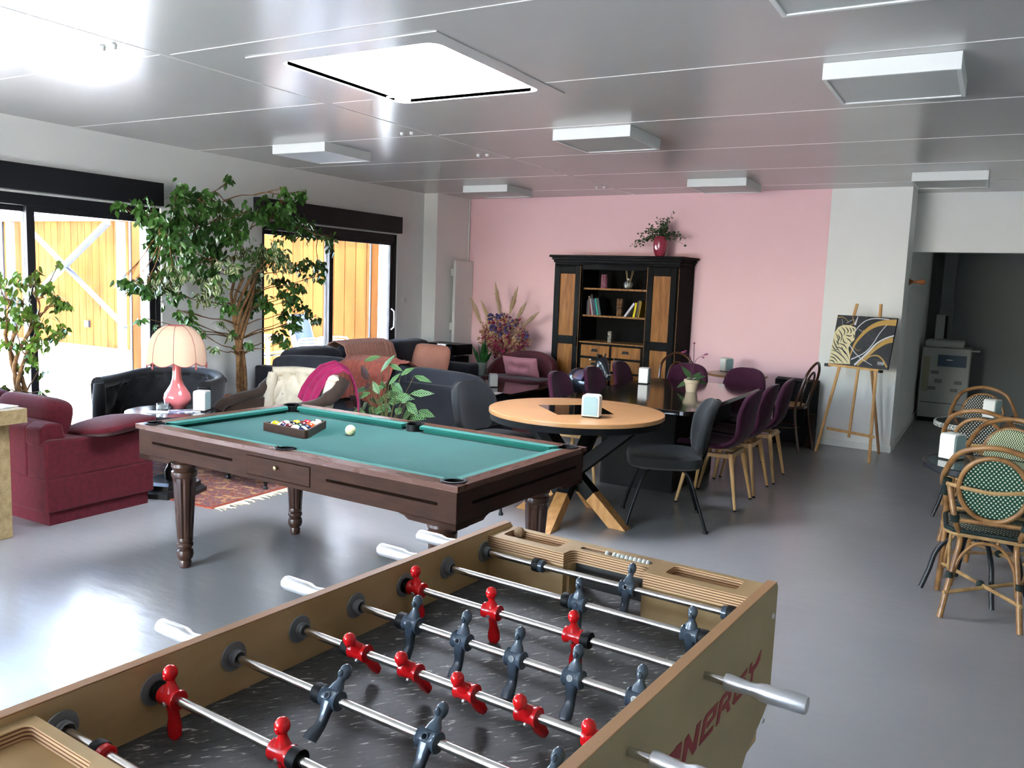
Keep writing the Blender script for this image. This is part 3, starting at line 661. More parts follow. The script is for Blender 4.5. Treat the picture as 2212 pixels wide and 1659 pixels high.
for i, (x, y) in enumerate(((-HX+.073, -HY+.073), (0, -HY+.078), (HX-.073, -HY+.073), (-HX+.073, HY-.073), (0, HY-.078), (HX-.073, HY-.073))):
    p = M().lathe([(.0465, -.09), (.0465, -.001), (.0495, -.001), (.0495, -.093), (0, -.093)], 24).build('pocket', pk, PT, loc=(x, y, .79))
    M().lathe([(0, -.036), (.046, -.036)], 24).build('pocket_hole', mat('pocket_dark', '020202', .9), p)
    a0 = math.degrees(math.atan2(y, x)) if x else (90 if y > 0 else -90)
    if x: a0 = {(-1, -1): 225, (1, -1): 315, (-1, 1): 135, (1, 1): 45}[(int(math.copysign(1, x)), int(math.copysign(1, y)))]
    sp_ = 112 if x else 85
    M().tube([((.0495)*math.cos(R(a0-sp_+2*sp_*k/24)), (.0495)*math.sin(R(a0-sp_+2*sp_*k/24)), .003) for k in range(25)], .0075, 8, flat=.55).build('pocket_iron', pk, p)
def turned(m, prof, c, n=32, fl=(.165, .50)):
    k = len(prof); vs = []
    for r, z in prof:
        for j in range(n):
            q = 2*math.pi*j/n; rr = r
            if fl[0] < z < fl[1] and j % 4 == 0: rr = r*.86
            vs.append((c[0]+rr*math.cos(q), c[1]+rr*math.sin(q), z))
    m.add(vs, [(i*n+j, i*n+(j+1) % n, (i+1)*n+(j+1) % n, (i+1)*n+j) for i in range(k-1) for j in range(n)]+[tuple(range(n-1, -1, -1)), tuple((k-1)*n+j for j in range(n))])
LP = [(.027, 0), (.031, .006), (.033, .03), (.030, .042), (.040, .055), (.045, .075), (.041, .098), (.031, .105), (.036, .112), (.043, .122), (.043, .135), (.037, .142), (.041, .150), (.041, .163), (.040, .168),
      (.041, .172), (.058, .47), (.059, .48), (.060, .502), (.065, .508), (.067, .52), (.066, .535), (.058, .542), (.060, .55), (.067, .562), (.066, .58), (.058, .588), (.062, .60), (.064, .66), (.064, .70)]
for sx in (-1, 1):
    for sy in (-1, 1):
        m = M(); turned(m, LP, (sx*.868, sy*.397)); m.build('leg', legw, PT, ang=25)
# rack, balls
A3, B3, C3 = V((-3.433, 3.268, 0)), V((-3.055, 3.224, 0)), V((-3.211, 3.557, 0)); g3 = (A3+B3+C3)/3
rackw = wood('rack_wood', '3a251c', '2c1b14', .35)
def tri(r, rc):
    P = []; T3 = [A3, B3, C3]
    for i in range(3):
        p = T3[i]; d = (p-g3); L_ = d.length; u = d/L_; c = g3+u*(L_*r-2*rc); a0 = math.degrees(math.atan2(u.y, u.x))
        for k in range(7): q = R(a0-60+20*k); P.append((c.x+rc*math.cos(q), c.y+rc*math.sin(q)))
    return P
tag(M().ring(tri(1.0, .016), tri(.87, .004), .752, .797).build('ball_rack', rackw, smooth=False, bevel=.003), 'dark wooden triangle rack holding the pool balls on the green cloth', 'ball rack')
ivory = 'e6dcae'
def ballmat(n, c, stripe):
    def fn(t, N, L, b):
        z = xyz(N, L, coords(N, L))[2]; y = xyz(N, L, coords(N, L))
        if stripe: s_ = mathn(N, L, 'GREATER_THAN', mathn(N, L, 'ABSOLUTE', z), .0155)
        else: s_ = mathn(N, L, 'GREATER_THAN', y[0], .0262)
        mx = N.new('ShaderNodeMix'); mx.data_type = 'RGBA'; L.new(s_, mx.inputs[0]); mx.inputs[6].default_value = _c(hexc(c)); mx.inputs[7].default_value = _c(hexc(ivory)); L.new(mx.outputs[2], b.inputs['Base Color'])
    return nodes_mat('ball_'+n, fn, .12, coat=.3)
rows = [[('orange', 'e09a1c', 0), ('purple stripe', '241b3c', 1), ('maroon stripe', '4c1a20', 1), ('cream', ivory, 0), ('blue stripe', '152441', 1)],
        [('pink red stripe', 'c0283a', 1), ('black', '0e0f12', 0), ('dark green', '15362c', 0), ('navy blue', '16243c', 0)],
        [('amber', 'dd951e', 0), ('maroon', '5a1a22', 0), ('vermilion', 'dd4a20', 0)], [('red', 'b71c2e', 0), ('green stripe', '143828', 1)], [('black stripe', '17171c', 1)]]
br_ = .0285; eu = (B3-A3).normalized(); ev = (C3-(A3+B3)/2).normalized(); base = g3 - ev*(2*br_*2*.866*2/3*1.0) 
first = None
for r_i, row in enumerate(rows):
    for c_i, (n, col, st) in enumerate(row):
        p = base + ev*(r_i*br_*2*.866) + eu*((c_i-(len(row)-1)/2)*br_*2)
        o = M().sph((0, 0, 0), br_, n=24, m=16).build('pool_ball', ballmat(n.replace(' ', '_'), col, st))
        o.location = (p.x, p.y, .752+br_); o.rotation_euler = (random.uniform(-1, 1), random.uniform(-1, 1), random.uniform(0, 6))
        place = ['front row of the rack', 'second row of the rack', 'third row of the rack', 'fourth row of the rack', 'rear corner of the rack'][r_i]
        tag(o, '%s pool ball, in the %s' % (n, place), 'pool ball', 'racked pool balls')
cb = M().sph((0, 0, 0), br_, n=28, m=18).build('cue_ball', mat('cue_ivory', 'ded3a0', .15, coat=.4)); p = at_z(757, 929, .7805); cb.location = (p.x, p.y, .7805)
tag(cb, 'ivory cue ball lying alone on the green cloth', 'cue ball')
# ================================================================ BLACK AND OAK CABINET
cblack = mat('cabinet_black', '050505', .75, spec=.1, c2='0a0a0a', ns=8, st=(4, 4, .6))
coak = wood('cabinet_oak', '94632f', '744820', .5, (5, 5, .7), 6)
cedge = wood('worn_edge', '9a6f42', '6d4a2a', .6, (4, 4, 4), 9)
def wallthing(name, label, cat, s, off, z=0, group=None): return thing(name, label, cat, back(s, off, z), BRZ, group)
s0 = (V((-4.706, 9.24, 0))-PB).dot(bdir)
CAB = wallthing('cabinet', 'tall black painted cabinet with oak panels and drawers against the pink wall', 'cabinet', s0, .02)
CW, CD, CH = 1.62, .44, 1.88     # local: x right, -y towards the room
L1, L2 = .385, 1.235
b = M()
b.box((0, -CD, .08), (.022, 0, CH)).box((CW-.022, -CD, .08), (CW, 0, CH)).box((0, -.015, .08), (CW, 0, CH)).box((L1-.018, -CD+.02, .08), (L1, 0, CH)).box((L2, -CD+.02, .08), (L2+.018, 0, CH))
b.box((0, -CD, .06), (CW, 0, .10)).box((0, -CD, CH-.03), (CW, 0, CH)).box((L1, -CD, CH-.08), (L2, -CD+.02, CH))
b.box((L1, -CD, .10), (L1+.03, -CD+.02, .93)).box((L2-.03, -CD, .10), (L2, -CD+.02, .93)).box((.80, -CD, .10), (.825, -CD+.02, .93))
for z in (.93, .768, .606, .444, .282, .12): b.box((L1, -CD, z-.022), (L2, -CD+.02, z))
b.build('carcass', cblack, CAB, smooth=False, bevel=.002)
M().box((0, -CD, 0), (CW, 0, .06)).build('plinth', cblack, CAB, smooth=False)
cn = M(); P = [(0, CH), (.012, CH), (.016, CH+.03), (.03, CH+.045), (.055, CH+.06), (.06, CH+.075), (.06, CH+.09), (0, CH+.09)]
cn.box((-.055, -CD-.055, CH+.06), (CW+.055, 0, CH+.088)).box((-.03, -CD-.03, CH+.03), (CW+.03, 0, CH+.06)).box((-.014, -CD-.014, CH), (CW+.014, 0, CH+.03))
cn.build('cornice', cblack, CAB, smooth=False, bevel=.006, seg=2)
for x0, x1, hx in ((.02, L1-.01, L1-.035), (L2+.01, CW-.02, L2+.035)):
    d = M(); y0, y1 = -CD-.022, -CD; st = .072; zl, zh = .11, CH-.035; zm0, zm1 = .90, 1.0
    d.box((x0, y0, zl), (x0+st, y1, zh)).box((x1-st, y0, zl), (x1, y1, zh)).box((x0+st, y0, zl), (x1-st, y1, zl+.07)).box((x0+st, y0, zh-.10), (x1-st, y1, zh)).box((x0+st, y0, zm0), (x1-st, y1, zm1))
    dd = d.build('door', cblack, CAB, smooth=False, bevel=.003)
    M().box((x0+st-.004, y0+.012, zl+.06), (x1-st+.004, y1, zm0+.004)).build('oak_panel', coak, dd, smooth=False)
    M().box((x0+st-.004, y0+.012, zm1-.004), (x1-st+.004, y1, zh-.095)).build('oak_panel', coak, dd, smooth=False)
    M().box((hx-.012, y0-.012, .88), (hx+.012, y0, 1.0)).build('latch', cblack, dd, smooth=False, bevel=.002)
    e_ = x1 if hx > x0+.2 else x0
    M().box((e_-.0025, y0-.001, zl), (e_+.0025, y0+.004, zh)).build('worn_edge', cedge, dd, smooth=False)
M().box((CW-.004, -CD-.001, .1), (CW+.001, -CD+.004, CH-.05)).build('worn_edge', cedge, CAB, smooth=False)
for z in (1.585, 1.262): M().box((L1, -CD+.06, z-.02), (L2, -.015, z)).build('shelf', [cblack], CAB, smooth=False); M().box((L1, -CD+.056, z-.02), (L2, -CD+.06, z+.001)).build('shelf_edge', cedge, CAB, smooth=False)
M().box((L1, -CD-.004, .93), (L2, -.015, .945)).build('worktop', cedge, CAB, smooth=False)
for col, (x0, x1) in enumerate(((L1+.03, .80), (.825, L2-.03))):
    for z in (.908, .746, .584, .422, .26):
        dr = M().box((x0+.003, -CD-.008, z-.137), (x1-.003, -CD+.3, z-.002)).build('drawer', coak, CAB, smooth=False, bevel=.003)
        cx = (x0+x1)/2; zc = z-.06
        M().loft([((cx, -CD-.008, zc-.002), .036, .016), ((cx, -CD-.024, zc-.004), .03, .012)], 4, 1, (1, 0, 0), (0, 0, 1)).build('cup_handle', darkmetal, dr, smooth=False) if 0 else M().prism([(cx-.045, zc-.016), (cx+.045, zc-.016), (cx+.03, zc+.014), (cx-.03, zc+.014)], -CD-.026, -CD-.008, 'xz').build('cup_handle', darkmetal, dr, smooth=False, bevel=.003)
CM = CAB.matrix_basis
def cabpt(x, y, z): return CM @ V((x, y, z))
def in_cab(name, label, cat, x, y, z, group=None, rz=0): return thing(name, label, cat, cabpt(x, y, z), BRZ+rz, group)
def cabx(px, py, z=None, y=-CD+.15): return local_on(CM, px, py, 1, y).x
# top shelf
o = M().lathe([(.0, 0), (.040, 0), (.042, .01), (.040, .16), (.036, .165), (0, .165)], 20).build('candle', mat('mauve_candle', '8d5a68', .6, c2='6f4452', ns=40, bump=.6, bs=90)); o.location = cabpt(cabx(1306, 600), -CD+.15, 1.585); tag(o, 'textured mauve pillar candle on the upper shelf of the black cabinet', 'candle')
glassm = mat('clear_glass', (.9, .92, .88), .03, trans=.9, ior=1.45)
df = in_cab('reed_diffuser', 'round glass reed diffuser on the upper shelf of the black cabinet', 'diffuser', cabx(1358, 605), -CD+.15, 1.585)
M().lathe([(0, 0), (.03, 0), (.05, .02), (.058, .05), (.05, .08), (.02, .1), (.014, .105), (.014, .125), (.018, .128), (.011, .128), (.011, .105), (.045, .08), (.053, .05), (.045, .02), (0, .006)], 24).build('flask', glassm, df)
M().lathe([(0, .007), (.044, .021), (.050, .045), (0, .045)], 20).build('scent_oil', mat('scent_oil', 'b9a66a', .1, trans=.5), df)
for (dx, dy) in ((-.05, .01), (-.042, .02), (.045, 0), (.06, .01)): M().cyl((dx*.15, dy*.1, .02), (dx, dy, .24), .0022, n=6).build('reed', mat('reed', 'b39a72', .7), df)
# middle shelf: books
def book(s, label, x, w, h, lean, col, d=.15, z=1.262, title=None, grp='books leaning left of the middle shelf'):
    t = in_cab('book', label, 'book', x, -CD+.075, z, grp)
    cm_ = mat('cover', col, .45); m = M()
    m.box((0, 0, 0), (.0025, d, h)).box((w-.0025, 0, 0), (w, d, h)).box((0, 0, 0), (w, .003, h)); c_ = m.build('cover', cm_, t, smooth=False)
    m = M().box((.0025, .003, .003), (w-.0025, d-.004, h-.003)); p_ = m.build('pages', mat_pages, t, smooth=False)
    t.rotation_euler = (0, R(lean), BRZ)
    return t
mat_pages = mat('paper_pages', 'd8d0bd', .8)
xa = cabx(1268, 660, y=-CD+.08)
bs_ = [('slim slate grey book at the left end of the middle shelf', .016, .175, 0, '3c3d4a'), ('grey brown book second from the left on the middle shelf', .028, .225, 0, '5f5650'), ('dark red slim book on the middle shelf', .013, .19, -9, '8a1d22'), ('pale grey book with printed spine on the middle shelf', .017, .20, -11, 'a9a6b0'),
       ('black book with white page edge, tallest on the middle shelf', .022, .25, -11, '2a2321'), ('navy blue book on the middle shelf', .020, .195, -12, '222b52'), ('turquoise green book on the middle shelf', .018, .205, -12, '1f9c80'), ('wide black green book, rightmost of the left group of books', .036, .205, -13, '101d1a')]
x = xa
for l, w, h, le, c_ in bs_:
    book(0, l, x+(0 if le == 0 else .002), w, h, le, c_); x += w/math.cos(R(le))+(.0 if le == 0 else .003)
    if le == 0: pass
    if l.startswith('grey'): x += .012
tw = in_cab('twig_bundle', 'upright bundle of brown twigs bound with wire on the middle shelf', 'twig bundle', cabx(1339, 660, y=-CD+.12), -CD+.12, 1.262)
for i in range(19):
    a_, r_ = i*2.4, .032*math.sqrt(i/19); M_ = M().cyl((r_*math.cos(a_), r_*math.sin(a_), 0), (r_*1.05*math.cos(a_+.1), r_*1.05*math.sin(a_+.1), .2+.008*math.sin(i*3)), .0068, n=7).build('twig', mat_twig if i else None, tw) if 0 else None
tm = M()
for i in range(19): a_, r_ = i*2.4, .034*math.sqrt(i/19); tm.cyl((r_*math.cos(a_), r_*math.sin(a_), 0), (r_*1.05*math.cos(a_+.1), r_*1.05*math.sin(a_+.1), .2+.008*math.sin(i*3)), .0075, n=7)
tm.build('twigs', mat('twig_brown', '8a6a4c', .8, c2='4d3526', ns=25), tw)
M().tube([(.042*math.cos(k*.5), .042*math.sin(k*.5), .10+.004*math.sin(k*1.3)) for k in range(13)], .004, 6, closed=True).build('binding', darkmetal, tw)
xb = cabx(1347, 672, y=-CD+.08)
book(0, 'thick white book leaning far over on the middle shelf', xb+.0, .026, .21, 36, 'c9c6d2', grp='books at the right of the middle shelf')
x = cabx(1367, 676, y=-CD+.08)
for l, w, h, le, c_ in (('bright yellow book on the middle shelf', .026, .175, 9, 'd9c81a'), ('dark violet book right of the yellow book', .014, .195, 9, '3c2836'), ('olive brown book near the right end of the middle shelf', .016, .20, 9, '6b5f2e'), ('mustard coloured book near the right end of the middle shelf', .016, .19, 8, '8f741f')):
    book(0, l, x, w, h, le, c_, grp='books at the right of the middle shelf'); x += w+.004
book(0, 'beige book standing upright at the right end of the middle shelf', L2-.022, .02, .165, 0, '8d8168', grp='books at the right of the middle shelf')
gv = M().ring(circle(0, 0, .033, 4), circle(0, 0, .029, 4), .0, .13).build('glass_vase', mat('relief_glass', 'a7a89c', .2, c2='4c4c46', ns=50, trans=.4), smooth=False)
gv.location = cabpt(cabx(1318, 732), -CD+.15, .945); gv.rotation_euler = (0, 0, BRZ+R(45)); tag(gv, 'small square patterned glass vase on the lower shelf of the black cabinet', 'vase')
# ivy in its red vase on top
iv = in_cab('potted_ivy', 'glossy dark pink vase with trailing ivy on top of the black cabinet', 'plant', cabx(1425, 552, y=-.25), -.25, CH+.088)
M().lathe([(0, 0), (.04, 0), (.055, .02), (.074, .07), (.082, .13), (.080, .18), (.068, .225), (.060, .235), (.055, .235), (.06, .2), (.06, .15), (0, .15)], 28).build('vase', mat('pink_glaze', '8f3145', .12, c2='a23f50', ns=12, coat=.6, bump=.3, bs=14), iv)
M().lathe([(0, .21), (.058, .215)], 16).build('soil', mat('soil', '2a2019', .95), iv)
leafm = mat('ivy_leaf', '3d5236', .5, c2='24351f', ns=9)
def ivyleaf(m, c, d, up, s):
    side = d.cross(up).normalized(); P = [(0, 0), (.45, .35), (.25, .65), (.0, 1.0), (-.25, .65), (-.45, .35)]
    P = [(0, 0), (.3, .02), (.62, .30), (.28, .42), (.30, .78), (.0, 1.1), (-.30, .78), (-.28, .42), (-.62, .30), (-.3, .02)]
    vs = [c+side*(a*s)+d*(b*s)+up*(-.12*s*abs(a)) for a, b in P]+[c+d*(.4*s)]; n = len(P)
    m.add(vs, [(i, (i+1) % n, n) for i in range(n)])
fo, stm = M(), M()
for i in range(26):
    a_ = random.uniform(0, 2*math.pi); ln = random.uniform(.12, .30); el = random.uniform(.2, 1.3)
    if i < 6: a_ = math.pi+random.uniform(-.3, .3); el = random.uniform(-.1, .4); ln = random.uniform(.24, .34)
    if 6 <= i < 9: a_ = random.uniform(-.3, .3); el = random.uniform(-.2, .3); ln = .27
    hd = V((math.cos(a_), math.sin(a_)*.6, 0)); pts = []
    for k in range(7):
        t_ = k/6; pts.append(V((0, 0, .225))+hd*(ln*t_*math.cos(el))+V((0, 0, ln*(math.sin(el)*t_-.35*t_*t_*max(0, 1-el)))))
    stm.tube(pts, .002, 5)
    for k in range(1, 7):
        for q in range(3):
            d = V((random.uniform(-1, 1), random.uniform(-1, 1), random.uniform(-.6, .9))).normalized(); u_ = V((random.uniform(-.5, .5), -1, random.uniform(0, 1))).normalized()
            ivyleaf(fo, pts[k]+d*.02, d, u_, random.uniform(.016, .03))
stm.build('stems', mat('ivy_stem', '4b4a2c', .7), iv); fo.build('foliage', leafm, iv, smooth=False)
# ================================================================ TABLES AND CHAIRS
def tab(pts, t):
    t = max(0, min(.9999, t))*(len(pts)-1); i = int(t); f = t-i; a, b = pts[i], pts[i+1]
    return tuple(a[k]+(b[k]-a[k])*f for k in range(len(a)))
def smooth_tab(pts, n=4): 
    return [tuple(p) for p in bez(pts, n)]
purple = mat('aubergine_fabric', '3a1329', .85, c2='330f23', ns=20, sheen=.35, bump=.25, bs=220)
beech = wood('beech_leg', 'bd9a6c', 'a78458', .45, (6, 6, 1), 5)
prof = smooth_tab([(-.23, .425, .20), (-.215, .452, .215), (-.10, .448, .225), (.04, .44, .225), (.13, .455, .215), (.20, .52, .205), (.235, .62, .205), (.262, .74, .20), (.278, .82, .178), (.283, .86, .14), (.284, .878, .09), (.284, .884, .05)], 4)
def purple_chair(lab):
    t = thing('dining_chair', lab, 'chair', group='aubergine shell chairs')
    def fn(u, v):
        y, z, w = tab(prof, v); a = (u-.5)*2; up = min(1, max(0, (z-.5)/.2))
        return (a*w, y-1.25*(a*w)**2*up, z+.03*a*a*(1-up))
    M().grid(fn, 12, 30).build('shell', purple, t, solid=.035, ang=70)
    bm_ = M(); bm_.bar((-.17, -.15, .395), (.17, -.15, .395), .03, .035).bar((-.17, .15, .395), (.17, .15, .395), .03, .035).bar((-.15, -.16, .39), (-.15, .16, .39), .03, .03).bar((.15, -.16, .39), (.15, .16, .39), .03, .03)
    bm_.build('seat_frame', beech, t, smooth=False)
    for sx in (-1, 1):
        for sy in (-1, 1):
            l = M().cyl((sx*.225, sy*.225, .012), (sx*.155, sy*.15, .41), .0105, .019, 12).build('leg', beech, t); M().cyl((sx*.225, sy*.225, 0), (sx*.225, sy*.225, .014), .0115, .0115, 10).build('foot_cap', darkmetal, l)
    return t
PC = purple_chair('aubergine fabric chair, nearest of the three along the right side of the long black table')
PC.location = (-1.745, 6.27, 0); PC.rotation_euler = (0, 0, R(-90))
for x, y, a, l in ((-1.735, 6.79, -90, 'aubergine fabric chair in the middle of the right side of the long black table'), (-1.72, 7.36, -88, 'aubergine fabric chair farthest along the right side of the long black table'),
                   (-2.87, 6.27, 90, 'aubergine fabric chair nearest on the left side of the long black table'), (-2.84, 6.90, 90, 'aubergine fabric chair in the middle of the left side, before the rocking horse'), (-2.88, 7.64, 90, 'aubergine fabric chair farthest along the left side, before the cabinet drawers'),
                   (-2.56, 7.78, 2, 'aubergine fabric chair at the far end of the long table, behind the orchid'), (-2.03, 7.80, -4, 'aubergine fabric chair at the far right end of the long table')):
    dup(PC, (x, y, 0), R(a), l)
# long black table
granite = mat('black_polished_top', '17120f', .09, c2='1f1712', ns=4, coat=.5)
blk = mat('black_lacquer_wood', '040405', .6, spec=.15, c2='070708', ns=8, st=(1, 1, 4))
LTb = thing('dining_table', 'long glossy black dining table on black slab bases', 'table', (-2.333, 6.775, 0))
tp = rrect(-.545, -1.01, .545, 1.01, .10, 6)
M().prism(tp, .705, .74).build('tabletop', granite, LTb, smooth=False, bevel=.004)
M().box((-.37, -.50, 0), (.25, -.44, .705)).box((-.37, -.44, 0), (-.31, .55, .69)).box((.19, -.44, 0), (.25, .55, .69)).build('pedestal', blk, LTb, smooth=False, bevel=.003)
M().box((.28, .1, .40), (.38, .62, .705)).build('under_frame', blk, LTb, smooth=False, bevel=.003)
# round oak table with black star legs
oakt = mat('oak_top', 'b08458', .3, c2='a67a50', ns=2.5, st=(1, 4, 1), amt=(.3, .7), coat=.2)
oakl = wood('oak_leg', 'a87c4c', '93683c', .5, (6, 6, 1.5), 5)
RTx = (-2.418, 5.158)
RT = thing('round_table', 'round oak table with dark inlay and crossing black and oak legs', 'table', (RTx[0], RTx[1], 0))
ins = [(-.38, .03), (-.06, .31), (.19, .19), (.13, -.29)]
M().prism(circle(0, 0, .599, 80), .732, .76).build('tabletop', oakt, RT, bevel=.003, ang=30)
M().prism(circle(0, 0, .59, 80), .69, .7315).build('edge_band', blk, RT, ang=30)
cn_ = [at_z(1162, 875, .76), at_z(1290, 875, .76), at_z(1326, 895, .76), at_z(1205, 896, .76)]
M().prism([(p.x-RTx[0], p.y-RTx[1]) for p in cn_], .759, .7612).build('glass_inlay', mat('dark_glass', '0b0c0e', .05), RT, smooth=False)
for k, a in enumerate((-88, -5, 88, 176)):
    d = V((math.cos(R(a)), math.sin(R(a)), 0)); o_ = (0, .008, -.008, .0)[k]
    side_ = V((-d.y, d.x, 0)); f = d*.375; tpp = -d*.43; full = V((tpp.x, tpp.y, .695))-V((f.x, f.y, 0))
    P0 = V((f.x, f.y, 0))-full.normalized()*.04; q = V((f.x, f.y, 0))+full*.27; top_ = V((tpp.x, tpp.y, .69))
    lg = M().bar(q, top_, .085, .085, up=side_).build('leg', blk, RT, smooth=False, bevel=.003)
    dd = full.normalized(); u_ = side_; w_ = d; h = .0425
    # oak foot, cut flat on the floor
    e1 = V((f.x, f.y, 0)); n_ = dd.cross(u_).normalized(); cs = []
    for a1, b1 in ((-h, -h), (h, -h), (h, h), (-h, h)):
        p = e1+u_*a1+n_*b1; p = p-dd*(p.z/dd.z); cs.append(p)
    ct = [q+u_*a1+n_*b1 for a1, b1 in ((-h, -h), (h, -h), (h, h), (-h, h))]
    M().add(cs+ct, [(3, 2, 1, 0), (4, 5, 6, 7), (0, 1, 5, 4), (1, 2, 6, 5), (2, 3, 7, 6), (3, 0, 4, 7)]).build('oak_foot', oakl, lg, smooth=False, bevel=.003)
# charcoal upholstered chairs
char = mat('charcoal_fabric', '222426', .85, c2='1e2022', ns=10, sheen=.4, bump=.15, bs=200)
darkc = mat('charcoal_shell', '1d1e20', .5)
def charcoal_chair(lab):
    t = thing('upholstered_chair', lab, 'chair', group='charcoal upholstered chairs at the round oak table')
    s = M(); s.cushion((0, -.02, .452), (.51, .51, .115), e=.5, n=36, m=12); s.build('seat', char, t)
    M().cushion((0, -.01, .41), (.44, .42, .03), e=.4).build('seat_pan', darkc, t)
    pb = smooth_tab([(.215, .50, .13), (.235, .56, .20), (.25, .64, .225), (.265, .73, .225), (.29, .81, .19), (.303, .845, .14), (.309, .865, .06)], 4)
    def fn(off):
        def g(u, v):
            y, z, w = tab(pb, v); a = (u-.5)*2; return (a*w, y-1.0*(a*w)**2+off, z)
        return g
    M().grid(fn(0), 14, 24).build('backrest', char, t, solid=.045, ang=70)
    M().grid(fn(.028), 14, 24).build('back_shell', darkc, t, solid=.012, ang=70)
    for sx in (-1, 1):
        M().tube(bez([(sx*.06, .14, .40), (sx*.07, .21, .42), (sx*.075, .25, .50), (sx*.08, .268, .62)], 5), .011, 8).build('back_support', darkmetal, t)
        M().tube(bez([(sx*.13, -.05, .40), (sx*.20, -.15, .375), (sx*.235, -.22, .19), (sx*.262, -.27, .01)], 6), .0105, 10).build('leg', darkmetal, t)
        M().tube(bez([(sx*.13, .05, .40), (sx*.20, .13, .375), (sx*.235, .20, .19), (sx*.262, .26, .01)], 6), .0105, 10).build('leg', darkmetal, t)
        for yy in (-.27, .26): M().lathe([(.016, 0), (.017, .012), (.012, .02), (0, .02)], 12, (sx*.262, yy, 0)).build('foot_glide', rub, t)
    return t
CC = charcoal_chair('charcoal fabric chair with thin black legs, right of the round oak table'); CC.location = (-1.875, 5.50, 0); CC.rotation_euler = (0, 0, R(-66))
dup(CC, (-3.08, 5.22, 0), R(82), 'charcoal fabric chair left of the round oak table, seen from behind over the pool table')
# bentwood chairs and the small table by the pink wall
bent = mat('bentwood_walnut', '4a2c1c', .25, c2='3b2216', ns=8, coat=.4)
cane = wood('light_seat', 'b58a55', 'a0773f', .4)
def bentwood(lab):
    t = thing('bentwood_chair', lab, 'chair', group='brown bentwood chairs')
    M().lathe([(0, .455), (.19, .455), (.2, .46), (.2, .475), (.19, .48), (0, .474)], 32).build('seat', cane, t)
    M().tube([(.205*math.cos(R(a)), .205*math.sin(R(a)), .455) for a in range(0, 360, 12)], .014, 8, closed=True, flat=1.3).build('seat_ring', bent, t)
    M().tube(bez([(.19, .25, 0), (.185, .20, .25), (.17, .17, .46), (.185, .225, .66), (.15, .27, .83), (.0, .30, .92), (-.15, .27, .83), (-.185, .225, .66), (-.17, .17, .46), (-.185, .20, .25), (-.19, .25, 0)], 7), .0135, 10).build('back_hoop', bent, t)
    M().tube(bez([(.085, .19, .47), (.10, .225, .64), (.07, .255, .77), (0, .27, .82), (-.07, .255, .77), (-.10, .225, .64), (-.085, .19, .47)], 7), .0105, 10).build('inner_hoop', bent, t)
    for sx in (-1, 1): M().tube(bez([(sx*.17, -.20, 0), (sx*.155, -.17, .25), (sx*.145, -.145, .455)], 6), [.011]*6+[.014]*7, 10).build('leg', bent, t)
    M().tube([(.155*math.cos(R(a)), .155*math.sin(R(a)), .24) for a in range(0, 360, 15)], .008, 8, closed=True).build('leg_ring', bent, t)
    return t
BC = bentwood('brown bentwood chair before the black loudspeaker at the pink wall'); BC.location = (-1.80, 8.93, 0); BC.rotation_euler = (0, 0, R(-100))
dup(BC, (-2.83, 8.55, 0), R(25), 'brown bentwood chair between the black cabinet and the orchid')
T2 = thing('bistro_table', 'small round light wood table against the pink wall', 'table', (-2.29, 8.80, 0))
M().prism(circle(0, 0, .31, 48), .725, .75).build('tabletop', oakt, T2, ang=30, bevel=.003)
M().lathe([(.2, 0), (.2, .012), (.03, .03), (.025, .05), (.025, .725)], 24).build('pedestal', blk, T2)
# napkin dispensers
wpl = mat('white_gloss_plastic', 'cdccc5', .35); bpl = mat('pale_blue_panel', '7f989a', .35)
def dispenser(lab):
    t = thing('napkin_dispenser', lab, 'napkin dispenser', group='white napkin dispensers on the tables')
    w, d, h = .058, .043, .148
    P = [(-w, .008), (w, .008), (w, h-.02)]+[(w-.02+.02*math.cos(R(a)), h-.02+.02*math.sin(R(a))) for a in (30, 60, 90)]+[(-w+.02+.02*math.cos(R(a)), h-.02+.02*math.sin(R(a))) for a in (90, 120, 150, 180)]
    Q = [(x*.78, .008 if z < .01 else (z-h*.5)*.86+h*.5) for x, z in P]
    M().prism(P, -d, d, 'xz').build('shell', wpl, t, bevel=.004, ang=30)
    for s in (-1, 1): M().prism([(x*.80, max(.014, (z-h*.5)*.88+h*.5)) for x, z in P], s*d, s*(d+.0035), 'xz').build('face_panel', bpl, t, bevel=.0012, ang=30)
    M().box((-w+.004, -d+.004, 0), (w-.004, d-.004, .009)).build('base', rub, t, smooth=False)
    return t
ND = dispenser('white napkin dispenser with pale blue face on the round oak table'); p = at_z(1271, 903, .76); ND.location = (p.x, p.y+.045, .7613); ND.rotation_euler = (0, 0, R(12))
for px, py, z, a, l in ((1389, 829, .74, 98, 'white napkin dispenser on the long black table'), (1567, 803, .75, 55, 'white napkin dispenser on the small round table by the pink wall'), (1062, 836, .45, -52, 'napkin dispenser with blue left face on the dark coffee table'),
                        (429, 888, .60, 118, 'greyish white napkin dispenser on the round black side table beside the pink lamp'), (2054, 994, .72, 62, 'white napkin dispenser on the nearest black rimmed cafe table'), (2141, 905, .72, 65, 'white napkin dispenser on the patterned rim cafe table')):
    p = at_z(px, py, z); dup(ND, (p.x, p.y+.03, z+.0005), R(a), l)
